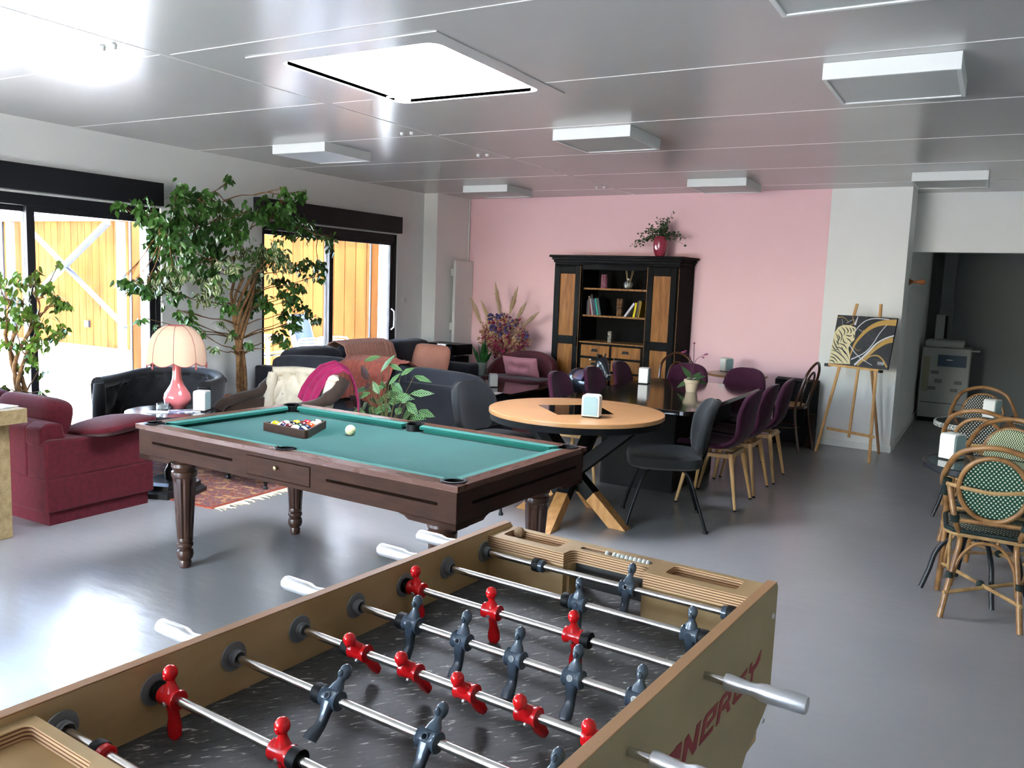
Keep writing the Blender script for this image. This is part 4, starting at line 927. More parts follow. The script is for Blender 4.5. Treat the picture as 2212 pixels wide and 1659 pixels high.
# cafe tables
gl2 = mat('table_glass', '4a5553', .06, coat=.5); rimd = mat('rim_black', '1b1d20', .35)
def pat(t, N, L, b):
    v = N.new('ShaderNodeTexVoronoi'); v.inputs['Scale'].default_value = 90; L.new(coords(N, L), v.inputs['Vector'])
    L.new(ramp(N, L, v.outputs['Distance'], [(.35, 'd5d6ce'), (.5, '6a6c68')]), b.inputs['Base Color'])
rimw = nodes_mat('rim_patterned', pat, .4)
def cafe(lab, loc, rm, top):
    t = thing('cafe_table', lab, 'table', loc)
    M().lathe([(0, .70), (.29, .70), (.302, .685), (.31, .69), (.31, .72), (.303, .724), (.295, .7195), (0, .7195)], 56).build('rim', rm, t)
    M().lathe([(0, .7195), (.294, .7195), (.294, .7215), (0, .7215)], 56).build('glass_top', top, t)
    M().lathe([(.02, .30), (.022, .40), (.03, .42), (.018, .46), (.016, .62), (.03, .68), (.10, .70)], 20).build('column', rimd, t)
    for a in (20, 110, 200, 290):
        c_, s_ = math.cos(R(a)), math.sin(R(a))
        M().tube(bez([(0, 0, .36), (.10*c_, .10*s_, .34), (.20*c_, .20*s_, .24), (.235*c_, .235*s_, .12), (.27*c_, .27*s_, .012)], 6), .0135, 10).build('leg', rimd, t)
    return t
cafe('round cafe table with glossy black rim behind the nearest rattan chair', (.035, 5.15, 0), rimd, gl2)
cafe('round cafe table with patterned white rim, farther from the camera', (-.01, 6.91, 0), rimw, gl2)
# rattan bistro chairs
ratt = mat('rattan_cane', '84603a', .42, c2='634326', ns=14, amt=(.45, .7), coat=.2)
rattl = mat('rattan_split', 'a08358', .5, c2='866641', ns=18)
bind = mat('dark_green_binding', '16221f', .5, bump=.4, bs=300)
def weave(name, base, dot, kind, sx=58, sz=52):
    def fn(t, N, L, b):
        uvn = N.new('ShaderNodeUVMap'); s = N.new('ShaderNodeSeparateXYZ'); L.new(uvn.outputs[0], s.inputs[0])
        u = mathn(N, L, 'MULTIPLY', s.outputs[0], sx); v = mathn(N, L, 'MULTIPLY', s.outputs[1], sz)
        if kind == 'dot':
            row = mathn(N, L, 'FLOOR', v); off = mathn(N, L, 'MULTIPLY', mathn(N, L, 'MODULO', row, 2), .5); uu = mathn(N, L, 'FRACT', mathn(N, L, 'ADD', mathn(N, L, 'MULTIPLY', u, .5), off)); vv = mathn(N, L, 'FRACT', v)
            g = mathn(N, L, 'MULTIPLY', mathn(N, L, 'LESS_THAN', uu, .38), mathn(N, L, 'GREATER_THAN', vv, .36))
        else:
            row = mathn(N, L, 'FLOOR', v); sgn = mathn(N, L, 'SUBTRACT', mathn(N, L, 'MULTIPLY', mathn(N, L, 'MODULO', row, 2), 2), 1)
            uu = mathn(N, L, 'FRACT', mathn(N, L, 'ADD', u, mathn(N, L, 'MULTIPLY', mathn(N, L, 'FRACT', v), sgn))); g = mathn(N, L, 'LESS_THAN', uu, .42)
        mx = N.new('ShaderNodeMix'); mx.data_type = 'RGBA'; L.new(g, mx.inputs[0]); mx.inputs[6].default_value = _c(hexc(base)); mx.inputs[7].default_value = _c(hexc(dot)); L.new(mx.outputs[2], b.inputs['Base Color'])
    return nodes_mat(name, fn, .5)
w1 = weave('weave_green_dots', '0f3a2c', 'b9b7a0', 'dot', 30, 26); w2 = weave('weave_black_dots', '101413', 'b4b2a4', 'dot', 32, 26); w3 = weave('weave_green_zigzag', '16331f', 'c9cba0', 'zig', 24, 26); w4 = weave('weave_seat', '0f1614', '9a9883', 'dot', 34, 20)
def rattan(lab, wv, full=True, grp='rattan bistro chairs'):
    t = thing('rattan_chair', lab, 'chair', group=grp); r = .0145
    # outer hoop: front leg, arm, up over the back and down again
    M().tube(bez([(-.235, -.21, .0), (-.225, -.20, .25), (-.225, -.19, .46), (-.235, -.11, .60), (-.235, .06, .665), (-.215, .19, .75), (-.15, .265, .86), (0, .295, .905), (.15, .265, .86), (.215, .19, .75), (.235, .06, .665), (.235, -.11, .60), (.225, -.19, .46), (.225, -.20, .25), (.235, -.21, 0)], 6), r, 10).build('outer_hoop', ratt, t)
    for s in (-1, 1):
        M().tube(bez([(s*.175, .235, 0), (s*.15, .19, .20), (s*.125, .155, .37), (s*.13, .16, .43), (s*.155, .205, .52), (s*.195, .17, .68)], 6), r, 10).build('rear_leg', ratt, t)
        M().tube([(s*.215, .13, .62), (s*.205, .165, .70)], .022, 10).build('binding', bind, t)
        M().tube([(s*.150, .195, .50), (s*.156, .208, .535)], .021, 10).build('binding', bind, t)
        for yy, zz, xx in ((.20, .22, .152), (-.205, .26, .227)): M().tube([(s*xx, yy, zz-.014), (s*xx, yy, zz+.014)], .0175, 10).build('binding', bind, t)
        M().tube(bez([(s*.19, -.16, .42), (s*.18, -.02, .30), (s*.165, .12, .22)], 5), .008, 8).build('side_brace', rattl, t)
    M().tube(bez([(-.145, .185, .16), (-.12, .175, .30), (-.06, .165, .385), (0, .163, .40), (.06, .165, .385), (.12, .175, .30), (.145, .185, .16)], 6), .0085, 8).build('arch_brace', ratt, t)
    M().tube(bez([(-.21, -.19, .14), (-.19, -.19, .30), (-.09, -.185, .395), (0, -.185, .41), (.09, -.185, .395), (.19, -.19, .30), (.21, -.19, .14)], 6), .0085, 8).build('arch_brace', ratt, t)
    M().tube([(-.17, .225, .135), (.235, -.215, .16)], .010, 8).build('stretcher', rattl, t); M().tube([(.17, .225, .13), (-.235, -.215, .155)], .010, 8).build('stretcher', rattl, t)
    M().sph((.02, .02, .147), .021).build('stretcher_binding', bind, t)
    # inner oval frame and the woven back
    cz, ry, rx = .685, .165, .148
    ty = lambda z: .185+(z-.5)*.24
    M().tube([(rx*math.cos(R(a)), ty(cz+ry*math.sin(R(a))), cz+ry*math.sin(R(a))) for a in range(0, 360, 10)], .0125, 10, closed=True).build('back_frame', ratt, t)
    m = M()
    def fn(u, v):
        z = cz-ry+.004+2*(ry-.004)*v; k = math.sqrt(max(0, 1-((z-cz)/ry)**2)); return ((u-.5)*2*rx*k, ty(z)-.006-.012*math.cos((u-.5)*math.pi*k), z)
    vs = [fn(i/14, j/16) for i in range(15) for j in range(17)]; uv = [(p[0]/(2*rx)+.5, (p[2]-cz+ry)/(2*ry)) for p in vs]
    m.add(vs, [(i*17+j, (i+1)*17+j, (i+1)*17+j+1, i*17+j+1) for i in range(14) for j in range(16)], uv); m.build('woven_back', wv, t, solid=.004, ang=80)
    M().tube(bez([(-.205, .20, .70), (-.1, .245, .69), (0, .25, .675), (.1, .245, .68), (.205, .20, .685)], 5), .0105, 8).build('back_rail', rattl, t)
    M().tube([(-.155, .195, .515), (.155, .195, .505)], .011, 8).build('lower_rail', ratt, t)
    # seat
    sp_ = [(-.205, -.21), (.205, -.21), (.22, -.15), (.19, .12), (.155, .165), (-.155, .165), (-.19, .12), (-.22, -.15)]
    M().tube([(x, y, .428) for x, y in sp_], .012, 8, closed=True).build('seat_frame', rattl, t)
    m = M(); vs = [(x*1.0, y, .448) for x, y in sp_]+[(0, -.02, .443)]; uv = [(x*2.2+.5, y*2.4+.5) for x, y in sp_]+[(.5, .45)]
    m.add(vs, [(i, (i+1) % 8, 8) for i in range(8)], uv); m.build('woven_seat', w4, t, solid=.012)
    M().tube([(x*1.02, y*1.02, .446) for x, y in sp_], .013, 8, closed=True).build('seat_binding', bind, t)
    return t
r1 = rattan('rattan bistro chair with dark green and cream woven back, nearest the camera at the right', w1); r1.location = (.085, 4.885, 0); r1.rotation_euler = (0, 0, R(177))
r2 = rattan('rattan chair with green and cream zigzag weave, behind the black rimmed cafe table', w3); r2.location = (.125, 5.52, 0); r2.rotation_euler = (0, 0, R(-8))
r3 = rattan('rattan chair with black and cream dotted back, standing close behind the zigzag one', w2); r3.location = (.02, 6.38, 0); r3.rotation_euler = (0, 0, R(172))
dup(r3, (.0, 7.52, 0), R(3), 'rattan chair with dotted back, farthest one, beyond the patterned rim cafe table')
# ================================================================ SOFAS, ARMCHAIRS, LOUNGE
redf = mat('red_weave', '500f1a', .9, c2='440c15', ns=30, sheen=.35, bump=.3, bs=260)
greyf = mat('slate_fabric', '25262c', .9, c2='212227', ns=12, sheen=.3, bump=.2, bs=200)
greyf2 = mat('slate_cushion', '2f3139', .9, c2='292b32', ns=5, sheen=.4, bump=.5, bs=14)
def cush(name, m_, parent, c, size, rot=(0, 0, 0), e=.4, puff=0): return M().cushion(c, size, rot, e, 36, 16, puff).build(name, m_, parent, ang=80)
# red sofa: back towards the camera, opening towards +y
RS = thing('red_sofa', 'low red fabric sofa at the left edge, its back to the camera', 'sofa', (-4.93, 2.96, 0))
def rb(x0, y0, z0, x1, y1, z1): return M().box((x0, y0, z0), (x1, y1, z1))
rb(-1.62, .03, 0, -.03, .73, .09).build('plinth', redf, RS, smooth=False)
rb(-1.66, .0, .085, 0, .76, .30).build('base', redf, RS, smooth=False, bevel=.015, seg=3)
for nm_, x0, x1 in (('arm', -.20, 0), ('arm', -1.66, -1.46)):
    m = M(); P = [(0, .29), (.76, .29), (.76, .49), (.735, .52), (.40, .525), (.03, .54), (0, .52)]; m.prism(P, x0, x1, 'yz'); m.build(nm_, redf, RS, smooth=True, bevel=.02, seg=3, ang=30)
m = M(); P = [(0, .29), (.20, .29), (.14, .63), (.05, .64), (0, .61)]; m.prism(P, -1.46, -.20, 'yz'); m.prism([(0.0, .50), (.17, .50), (.14, .63), (.05, .64), (0, .61)], -.21, -.045, 'yz'); m.build('back_frame', redf, RS, smooth=True, bevel=.015, seg=3, ang=30)
for i in range(2): cush('seat_cushion', redf, RS, (-.515-.63*i, .47, .36), (.63, .58, .16), e=.3)
for i in range(2): cush('back_cushion', redf, RS, (-.50-.66*i, .22, .59), (.64, .20, .34), (R(-14), 0, 0), e=.42)
pw = cush('scatter_cushion', redf, None, (0, 0, 0), (.50, .46, .085), (0, 0, 0), e=.42, puff=.8); pw.location = (-5.04, 3.46, .565); pw.rotation_euler = (R(4), R(-7), R(8))
tag(pw, 'flat red scatter cushion lying on the arm of the red sofa', 'cushion')
# slate corner sofa
GS = thing('corner_sofa', 'large slate grey corner sofa by the second glass door', 'sofa', (0, 0, 0))
xa, xb, yb_ = -6.40, -3.95, 6.0
rb(xa, yb_, .05, xb, yb_+.16, .69).build('back_panel', greyf, GS, smooth=False, bevel=.025, seg=3)
rb(xa, yb_+.16, .05, xb+.0, yb_+1.0, .30).build('seat_base', greyf, GS, smooth=False, bevel=.02, seg=3)
rb(xa, 7.0, .05, xa+.98, 8.72, .30).build('seat_base', greyf, GS, smooth=False, bevel=.02, seg=3)
rb(xa-.05, 6.16, .05, xa+.12, 8.72, .64).build('back_panel', greyf, GS, smooth=False, bevel=.025, seg=3)
rb(xa+.12, 8.46, .05, -5.42, 8.72, .615).build('arm', greyf, GS, smooth=False, bevel=.04, seg=4)
for i in range(3): cush('seat_cushion', greyf, GS, (-5.00+.72*i-.0, 6.60, .36), (.72, .82, .18), e=.3) if i < 2 else None
cush('seat_cushion', greyf, GS, (-4.55, 6.60, .365), (1.22, .84, .18), e=.28); 
for i in range(2): cush('seat_cushion', greyf, GS, (-5.85, 7.05+.80*i+.38-.05, .36), (.86, .78, .18), e=.3)
for x0, x1 in ((-6.30, -5.30), (-5.32, -4.6), (-4.62, -3.83)):
    z = .735 if x1 > -4 else .745; cush('back_cushion', greyf2, GS, ((x0+x1)/2, 6.20, z-.055), (x1-x0, .24, .26), (R(-8), R(2 if x1 > -4 else -3), 0), e=.5)
for y0, y1, z in ((6.15, 6.98, .68), (6.98, 7.80, .69), (7.80, 8.62, .70)): cush('back_cushion', greyf2, GS, (-6.17, (y0+y1)/2, z-.02), (.24, y1-y0, .42), (0, R(9), 0), e=.5)
for x, y in ((-6.3, 6.1), (-4.05, 6.1), (-4.05, 6.9), (-5.5, 8.6), (-6.3, 8.6)): M().cyl((x, y, 0), (x, y, .055), .02, n=10).build('foot', darkmetal, GS)
def throw(fn, nu, nv, th=.012): 
    m = M(); m.grid(fn, nu, nv); return m
terra = mat('terracotta_throw', '9c5548', .9, c2='8c483d', ns=25, sheen=.3, bump=.35, bs=240)
peach = mat('peach_throw', 'cf9a86', .9, c2='bd8572', ns=60, sheen=.3, bump=.8, bs=90)
def fA(u, v):    # over the back of the near section: v runs front hem -> seat
    xl = -5.42+.10*math.sin(v*3); xr = -4.60; x = xl+(xr-xl)*u+.02*math.sin(v*9+u*5)
    x += -.18*(1-v)*(0 if v > .45 else 1)*(u-.3)
    P = [(5.965, .44, 0), (5.965, .56, 0), (5.975, .69, 0), (6.03, .80, 0), (6.18, .845, 0), (6.33, .79, 0), (6.37, .62, 0), (6.42, .475, 0), (6.6, .465, 0)]
    y, z, _ = tab(P, v); hem = (.09*math.sin(u*3.0)-.05*u)*max(0, .45-v)*2
    fold = .012*math.sin(u*34+v*5)+.008*math.sin(u*61+2)
    if v < .45: y -= abs(fold)+.004
    else: z += abs(fold)*.6
    z += hem+.03*math.sin(u*math.pi)*(1 if .3 < v < .6 else 0)
    return (x, y, z)
tag(throw(fA, 60, 40).build('throw_blanket', terra, solid=.010, ang=80), 'terracotta red throw draped over the back of the slate corner sofa', 'blanket')
def fB(u, v):    # over the cushion by the window
    y = 6.95+.84*u+.02*math.sin(v*7); P = [(-6.33, .50, 0), (-6.34, .72, 0), (-6.31, .86, 0), (-6.20, .905, 0), (-6.04, .86, 0), (-5.985, .72, 0), (-5.95, .50, 0), (-5.75, .465, 0)]
    x, z, _ = tab(P, v); f = .007*math.sin(u*40+v*3)*(1 if u > .8 or u < .15 else .3); return (x+abs(f), y, z+abs(f)+.012*math.sin(u*math.pi))
tag(throw(fB, 50, 34).build('throw_blanket', peach, solid=.012, ang=80), 'pale peach quilted throw over the window side cushion of the slate sofa', 'blanket')
pp = mat('peach_cushion', 'd99a84', .6, c2='cc8b76', ns=4, sheen=.3, bump=.5, bs=9)
o = cush('scatter_cushion', pp, None, (0, 0, 0), (.46, .40, .15), (0, 0, 0), e=.42, puff=.85); o.location = (-5.84, 8.27, .65); o.rotation_euler = (R(66), R(3), R(22))
tag(o, 'shiny peach scatter cushion leaning on the arm of the slate corner sofa', 'cushion')
# cream tufted armchair with brown velvet arms
cream = mat('cream_fabric', 'b3ab9a', .85, c2='a89f8d', ns=15, sheen=.3, bump=.15, bs=200)
taupe = mat('taupe_velvet', '33271f', .85, c2='291e18', ns=10, sheen=.6)
bwood = mat('black_turned_wood', '141211', .3)
def tufted(t, m_in, m_out, W_, D_, zt, zb, yb, a0, a1, drop, roll, rows=3, cols=6, tilt=.25, name='backrest'):
    def base(a, z):
        c_, s_ = math.cos(R(a)), math.sin(R(a)); k = 1+tilt*(z-zb)
        return V((W_*math.copysign(abs(c_)**.75, c_)*(1+.35*tilt*(z-zb)), yb-D_+D_*math.copysign(abs(s_)**.65, s_)*k+tilt*.6*(z-zb), z)), V((c_, s_, 0))
    top = lambda a: zt-drop*abs(math.cos(R(a)))**3
    def fn(u, v):
        a = a0+(a1-a0)*u; z = zb+(top(a)-zb)*v; d = 0
        for r in range(rows):
            for c in range(cols-(r % 2)):
                cu = (c+.5+(.5 if r % 2 else 0))/cols; cv = (r+.7)/(rows+.2); d += math.exp(-(((u-cu)*cols*1.5)**2+((v-cv)*rows*1.35)**2)*1.6)
        dia = abs(math.sin((u*cols+v*rows*.5)*math.pi))*abs(math.sin((u*cols-v*rows*.5)*math.pi))
        p, n_ = base(a, z); return p-n_*(.035+.022*dia**.5-.045*min(d, 1))
    M().grid(fn, 72, 44).build(name, m_in, t, ang=80)
    def fo(u, v):
        a = a0+(a1-a0)*u; p, n_ = base(a, zb-.1+(top(a)-zb+.1)*v); return p+n_*(.035+.03*v)
    M().grid(fo, 30, 10).build('back_cover', m_out, t, ang=80)
    pts = []
    for k in range(31):
        a = a0+(a1-a0)*k/30; p, n_ = base(a, top(a)); pts.append(p+n_*.012)
    M().tube(pts, [roll*(.9+.25*abs(k/15-1)**4) for k in range(31)], 14).build('top_roll', m_in, t, ang=80)
    for e_, kk in ((a0, 0), (a1, 30)):
        L_ = []
        for j in range(8): z = zb-.1+(top(e_)-zb+.1)*j/7; p, n_ = base(e_, z); L_.append(p)
        M().tube(L_, [.05]*6+[.046, .04], 12).build('front_post', m_out if m_out != m_in else m_in, t, ang=80)
    for r in range(rows):
        for c in range(cols-(r % 2)):
            cu = (c+.5+(.5 if r % 2 else 0))/cols; cv = (r+.7)/(rows+.2); p = V(fn(cu, cv)); M().sph(p, .011, (1, 1, 1), 10, 6).build('button', m_in, t)
CA = thing('tufted_armchair', 'cream buttoned armchair with dark taupe arms and a magenta scarf, behind the pool table', 'armchair', (-4.80, 4.70, 0), R(-8))
cush('seat', cream, CA, (0, -.02, .40), (.58, .58, .17), e=.35); rb(-.29, -.30, .24, .29, .28, .34).build('seat_rail', taupe, CA, smooth=False, bevel=.02)
tufted(CA, cream, cream, .37, .20, .82, .42, .27, 22, 158, .03, .042, 3, 5, .35)
for s in (-1, 1):
    M().tube(bez([(s*.40, .36, .80), (s*.405, .26, .70), (s*.385, .12, .635), (s*.37, -.05, .615), (s*.34, -.22, .585), (s*.335, -.27, .54)], 6), [.055]*10+[.042]*21, 12).build('arm', taupe, CA)
    M().loft([((s*.34, .0, .34), .035, .26), ((s*.36, .02, .50), .03, .25), ((s*.375, .04, .60), .028, .23)], 14, .7).build('arm_panel', taupe, CA)
    M().lathe([(.012, 0), (.018, .008), (.018, .02), (.010, .03), (.014, .05), (.024, .08), (.028, .12), (.018, .135), (.028, .15), (.032, .24)], 16, (s*.235, -.24, 0)).build('leg', bwood, CA)
    M().bar((s*.23, .30, 0), (s*.23, .22, .26), .035, .035, (0, 1, 0)).build('leg', bwood, CA, smooth=False)
mag = mat('magenta_scarf', '7c1040', .85, c2='690c35', ns=20, sheen=.4)
CAm = CA.matrix_basis
def fS(u, v):
    P = [(.13, -.02+.23, .60), (.15, .235, .68), (.19, .27, .77), (.24, .33, .862), (.31, .40, .905), (.38, .44, .87), (.44, .455, .76), (.475, .46, .64), (.485, .455, .52)]
    x, y, z = tab(P, v); w = .085+.03*math.sin(v*3)
    d = V((.75, -.05, -.35)) if v < .4 else V((.3, -.5, -.1)) ; a = (u-.5)*2
    p = V((x, y, z))+V((a*w*(1-.5*v), -.03*abs(a)*0-a*w*.5*v, -a*w*.55*(1-v)))+V((0, -.012-.008*math.sin(u*18+v*4), .006*math.sin(u*22)))
    return CAm @ p
tag(M().grid(fS, 20, 40).build('scarf', mag, solid=.008, ang=80), 'magenta scarf hanging over the right shoulder of the cream armchair', 'scarf')
# black tufted chair
ink = mat('black_velvet', '121214', .75, c2='0c0c0e', ns=9, sheen=.8)
BA = thing('tufted_armchair', 'black buttoned armchair in front of the first glass door', 'armchair', (-5.72, 4.42, 0), R(28))
cush('seat', mat('velvet_seat_glare', '55504a', .7, sheen=.8), BA, (0, -.02, .38), (.56, .56, .17), e=.35); rb(-.28, -.28, .22, .28, .28, .32).build('seat_rail', ink, BA, smooth=False, bevel=.02)  # grey seat colour stands for window glare on the black velvet
tufted(BA, ink, ink, .40, .42, .76, .36, .27, -8, 188, .05, .045, 3, 9, .22)
for s in (-1, 1):
    M().lathe([(.012, 0), (.018, .01), (.016, .04), (.028, .10), (.03, .22)], 14, (s*.23, -.22, 0)).build('leg', bwood, BA); M().bar((s*.22, .28, 0), (s*.22, .22, .24), .035, .035, (0, 1, 0)).build('leg', bwood, BA, smooth=False)
# side table, pink lamp
ST = thing('side_table', 'round black pedestal side table carrying the pink lamp', 'table', (-5.08, 3.98, 0))
M().lathe([(0, .56), (.29, .56), (.305, .57), (.31, .585), (.305, .6), (0, .6)], 56).build('tabletop', mat('dark_tabletop', '1c1d22', .18, c2='26262b', ns=6, coat=.4), ST, ang=30)
M().lathe([(.045, .10), (.05, .16), (.03, .2), (.028, .46), (.05, .50), (.10, .56)], 24).build('pedestal', bwood, ST)
M().lathe([(.24, 0), (.24, .035), (.215, .05), (.20, .055), (.20, .085), (.16, .10), (0, .10)], 8).build('base', bwood, ST, smooth=False)
lp_ = at_z(383, 880, .60); LA = thing('table_lamp', 'pink ceramic table lamp with scalloped cream shade and tassels', 'lamp', (lp_.x, lp_.y, .60))
pg = mat('pink_ceramic', 'c4696b', .1, coat=.8)
M().lathe([(0, 0), (.058, 0), (.06, .008), (.078, .022), (.094, .05), (.098, .075), (.090, .105), (.066, .14), (.045, .175), (.034, .215), (.029, .26), (.028, .30), (.031, .34), (.034, .365), (.0, .368)], 40).build('lamp_base', pg, LA)
M().cyl((0, 0, .36), (0, 0, .60), .006, n=8).build('stem', darkmetal, LA)
shm, sht, shb = _mat('cream_shade'); shb.inputs['Base Color'].default_value = _c(hexc('e0c4a6')); shb.inputs['Roughness'].default_value = .8; shb.inputs['Transmission Weight'].default_value = 0
trn = sht.nodes.new('ShaderNodeBsdfTranslucent'); trn.inputs[0].default_value = _c(hexc('e6c09a')); mxs = sht.nodes.new('ShaderNodeMixShader'); mxs.inputs[0].default_value = .4
sht.links.new(shb.outputs[0], mxs.inputs[1]); sht.links.new(trn.outputs[0], mxs.inputs[2]); sht.links.new(mxs.outputs[0], sht.nodes['Material Output'].inputs[0])
NP = 8
def fsh(u, v):
    a = 2*math.pi*u; k = (u*NP) % 1; sc = abs(2*k-1); prof_ = [(.060, .605, 0), (.085, .60, 0), (.125, .575, 0), (.165, .53, 0), (.192, .465, 0), (.203, .40, 0), (.205, .345, 0)]
    r, z, _ = tab(prof_, v); r *= (1-.035*(1-sc**2)*min(1, v*3)*0+.0)-.03*(sc**2*-1+1)*0; r *= 1+.025*(1-sc)*v
    return (r*math.cos(a), r*math.sin(a), z-.028*(1-sc**2)*max(0, v-.7)/.3)
m = M(); m.grid(fsh, 96, 24); SHD = m.build('lamp_shade', shm, LA, ang=80)
pk2 = mat('dusty_pink_trim', '8f4d4a', .8)
M().tube([fsh(i/96, 1) for i in range(96)], .003, 6, closed=True).build('trim', pk2, SHD); M().tube([fsh(i/48, 0) for i in range(48)], .004, 6, closed=True).build('trim', pk2, SHD)
for i in range(NP):
    M().tube([fsh(i/NP+.0001, j/12) for j in range(13)], .0022, 5).build('rib', pk2, SHD); p = V(fsh(i/NP+.0001, 1))
    M().lathe([(0, 0), (.004, -.004), (.007, -.012), (.004, -.018), (.008, -.028), (.007, -.05), (0, -.05)], 10, p).build('tassel', pk2, SHD)
p = at_z(352, 884, .6); tag(M().ring(circle(0, 0, .045, 28), circle(0, 0, .038, 28), 0, .045).prism(circle(0, 0, .04, 28), 0, .006).build('glass_ashtray', glassm, loc=(p.x, p.y, .601)), 'clear glass bowl on the black side table left of the pink lamp', 'bowl')
def paper(name, px, py, z, w, d, a, col, lab, cat='magazine', th=.004):
    p = at_z(px, py, z); m_ = mat('print', col, .35, c2='e8e8ea', ns=14, amt=(.45, .55)); o = M().box((-w/2, -d/2, 0), (w/2, d/2, th)).build(name, m_, smooth=False, bevel=.0008, loc=(p.x, p.y, z+.0008), rz=R(a)); tag(o, lab, cat)
paper('leaflet', 343, 891, .6, .15, .10, 35, 'dfe3ea', 'white folded leaflet at the front edge of the black side table', 'leaflet')
paper('magazine', 398, 889, .6, .21, .15, 55, '5f7391', 'blue magazine lying under the pink lamp side on the black side table', 'magazine')
paper('magazine', 1052, 849, .45, .28, .2, 10, 'dcdce2', 'open white magazine at the near end of the dark coffee table', 'magazine')
# rugs
def rugn(t, N, L, b):
    co = coords(N, L); s = xyz(N, L, co)
    n = N.new('ShaderNodeTexNoise'); n.inputs['Scale'].default_value = 5; n.inputs['Detail'].default_value = 6; L.new(coords(N, L, 'Object', (.8, 5, 1)), n.inputs['Vector'])
    w_ = N.new('ShaderNodeTexVoronoi'); w_.inputs['Scale'].default_value = 16; w_.distance = 'MANHATTAN'; L.new(co, w_.inputs['Vector'])
    f = mathn(N, L, 'ADD', mathn(N, L, 'MULTIPLY', n.outputs['Fac'], .75), mathn(N, L, 'MULTIPLY', w_.outputs['Distance'], .35))
    L.new(ramp(N, L, f, [(.25, '4a2a35'), (.42, '7c4338'), (.52, 'a0644a'), (.60, '5d5262'), (.68, '8c5142'), (.8, 'b08a64')]), b.inputs['Base Color'])
rugm = nodes_mat('faded_kilim', rugn, .95, bump=.3, bs=200); rugb = mat('rug_border', '9a4a34', .95, c2='7f3d2d', ns=30); fringe = mat('fringe_cream', 'c9bda4', .9)
RG = thing('rug', 'faded red and blue woven rug with cream fringe beside the red sofa', 'rug', (-4.49, 3.86, 0), R(2))
M().box((-1.75, 0, 0), (-.03, 2.0, .008)).build('pile', rugm, RG, smooth=False)
M().box((-.035, 0, 0), (0, 2.0, .0085)).box((-1.75, -.02, 0), (0, .0, .0085)).build('border', rugb, RG, smooth=False)
fm = M()
for i in range(150):
    y = i*2.0/150; dx = random.uniform(.05, .11); dy = random.uniform(-.03, .03); fm.tube([(0, y, .004), (dx*.5, y+dy*.3+.008*math.sin(i), .006), (dx, y+dy, .003)], .0035, 4)
fo_ = fm.build('fringe', fringe, RG); fo_['kind'] = 'stuff'
RG2 = thing('rug', 'faded pink red rug under the dark coffee table and red settee', 'rug', (-5.0, 7.62, 0))
M().box((-.4, 0, 0), (.98, 1.3, .008)).build('pile', mat('pink_kilim', '8f4b47', .95, c2='5f3a3e', ns=9, st=(1, 4, 1)), RG2, smooth=False)
# dark coffee table and things on it
CT = thing('coffee_table', 'low dark glossy coffee table in front of the red settee', 'table', (-4.76, 8.08, 0))
M().box((-.44, -.50, .425), (.44, .50, .45)).build('tabletop', mat('dark_marble', '1d1816', .12, c2='2a201c', ns=5, coat=.5), CT, smooth=False, bevel=.004)
M().box((-.40, -.45, .36), (.40, .45, .425)).build('apron', blk, CT, smooth=False)
for sx in (-1, 1):
    for sy in (-1, 1): M().box((sx*.37-.03, sy*.42-.03, 0), (sx*.37+.03, sy*.42+.03, .36)).build('leg', blk, CT, smooth=False)
vel = mat('burgundy_velvet', '4a1418', .75, c2='3a0e12', ns=7, sheen=.6)
SE = thing('settee', 'small burgundy velvet settee with curved back by the pink wall', 'sofa', (-4.96, 8.90, 0), R(-4))
cush('seat', vel, SE, (0, -.05, .40), (.86, .50, .16), e=.3); M().prism(rrect(-.42, -.28, .42, .18, .08), .16, .33).build('seat_base', vel, SE)
def fse(off):
    def g(u, v):
        a = R(-20+220*u); x = .47*math.cos(a); y = -.0+.26*max(math.sin(a), -.4)+off*math.sin(a); top = .44+.34*max(0, math.sin(a))**.55; z = .30+(top-.30)*v; return (x*(1+off*1.5), y, z)
    return g
M().grid(fse(0), 48, 10).build('backrest', vel, SE, solid=.07, ang=80)
for sx in (-1, 1):
    for sy in (-1, 1): M().cyl((sx*.34, -.08+sy*.20, 0), (sx*.33, -.08+sy*.18, .17), .014, .02, 10).build('leg', bwood, SE)
pkc = mat('pink_cushion', 'cf8f9a', .8, c2='c58590', ns=10, sheen=.3)
PCu = thing('scatter_cushion', 'pale pink buttoned cushion on the burgundy settee', 'cushion', (-4.92, 8.86, .60), R(-3))
def fcu(s):
    def g(u, v):
        a, b_ = (u-.5)*2, (v-.5)*2; ex = (1-abs(a)**3.0)*(1-abs(b_)**3.0); h_ = .085*math.sqrt(max(0, ex))
        for bx in (-.33, .33): h_ *= 1-.85*math.exp(-((a-bx)*4)**2-(b_*3)**2)
        pin = 1-.06*(1-abs(a*b_)); return (a*.245*pin, s*h_-.05*b_, b_*.125*pin)
    return g
m = M(); m.grid(fcu(1), 30, 20); m.grid(fcu(-1), 30, 20); m.build('cover', pkc, PCu, ang=80)
for bx in (-.33, .33): M().sph((bx*.245, -.018, 0), .009, (1, .5, 1), 10, 6).build('button', pkc, PCu)
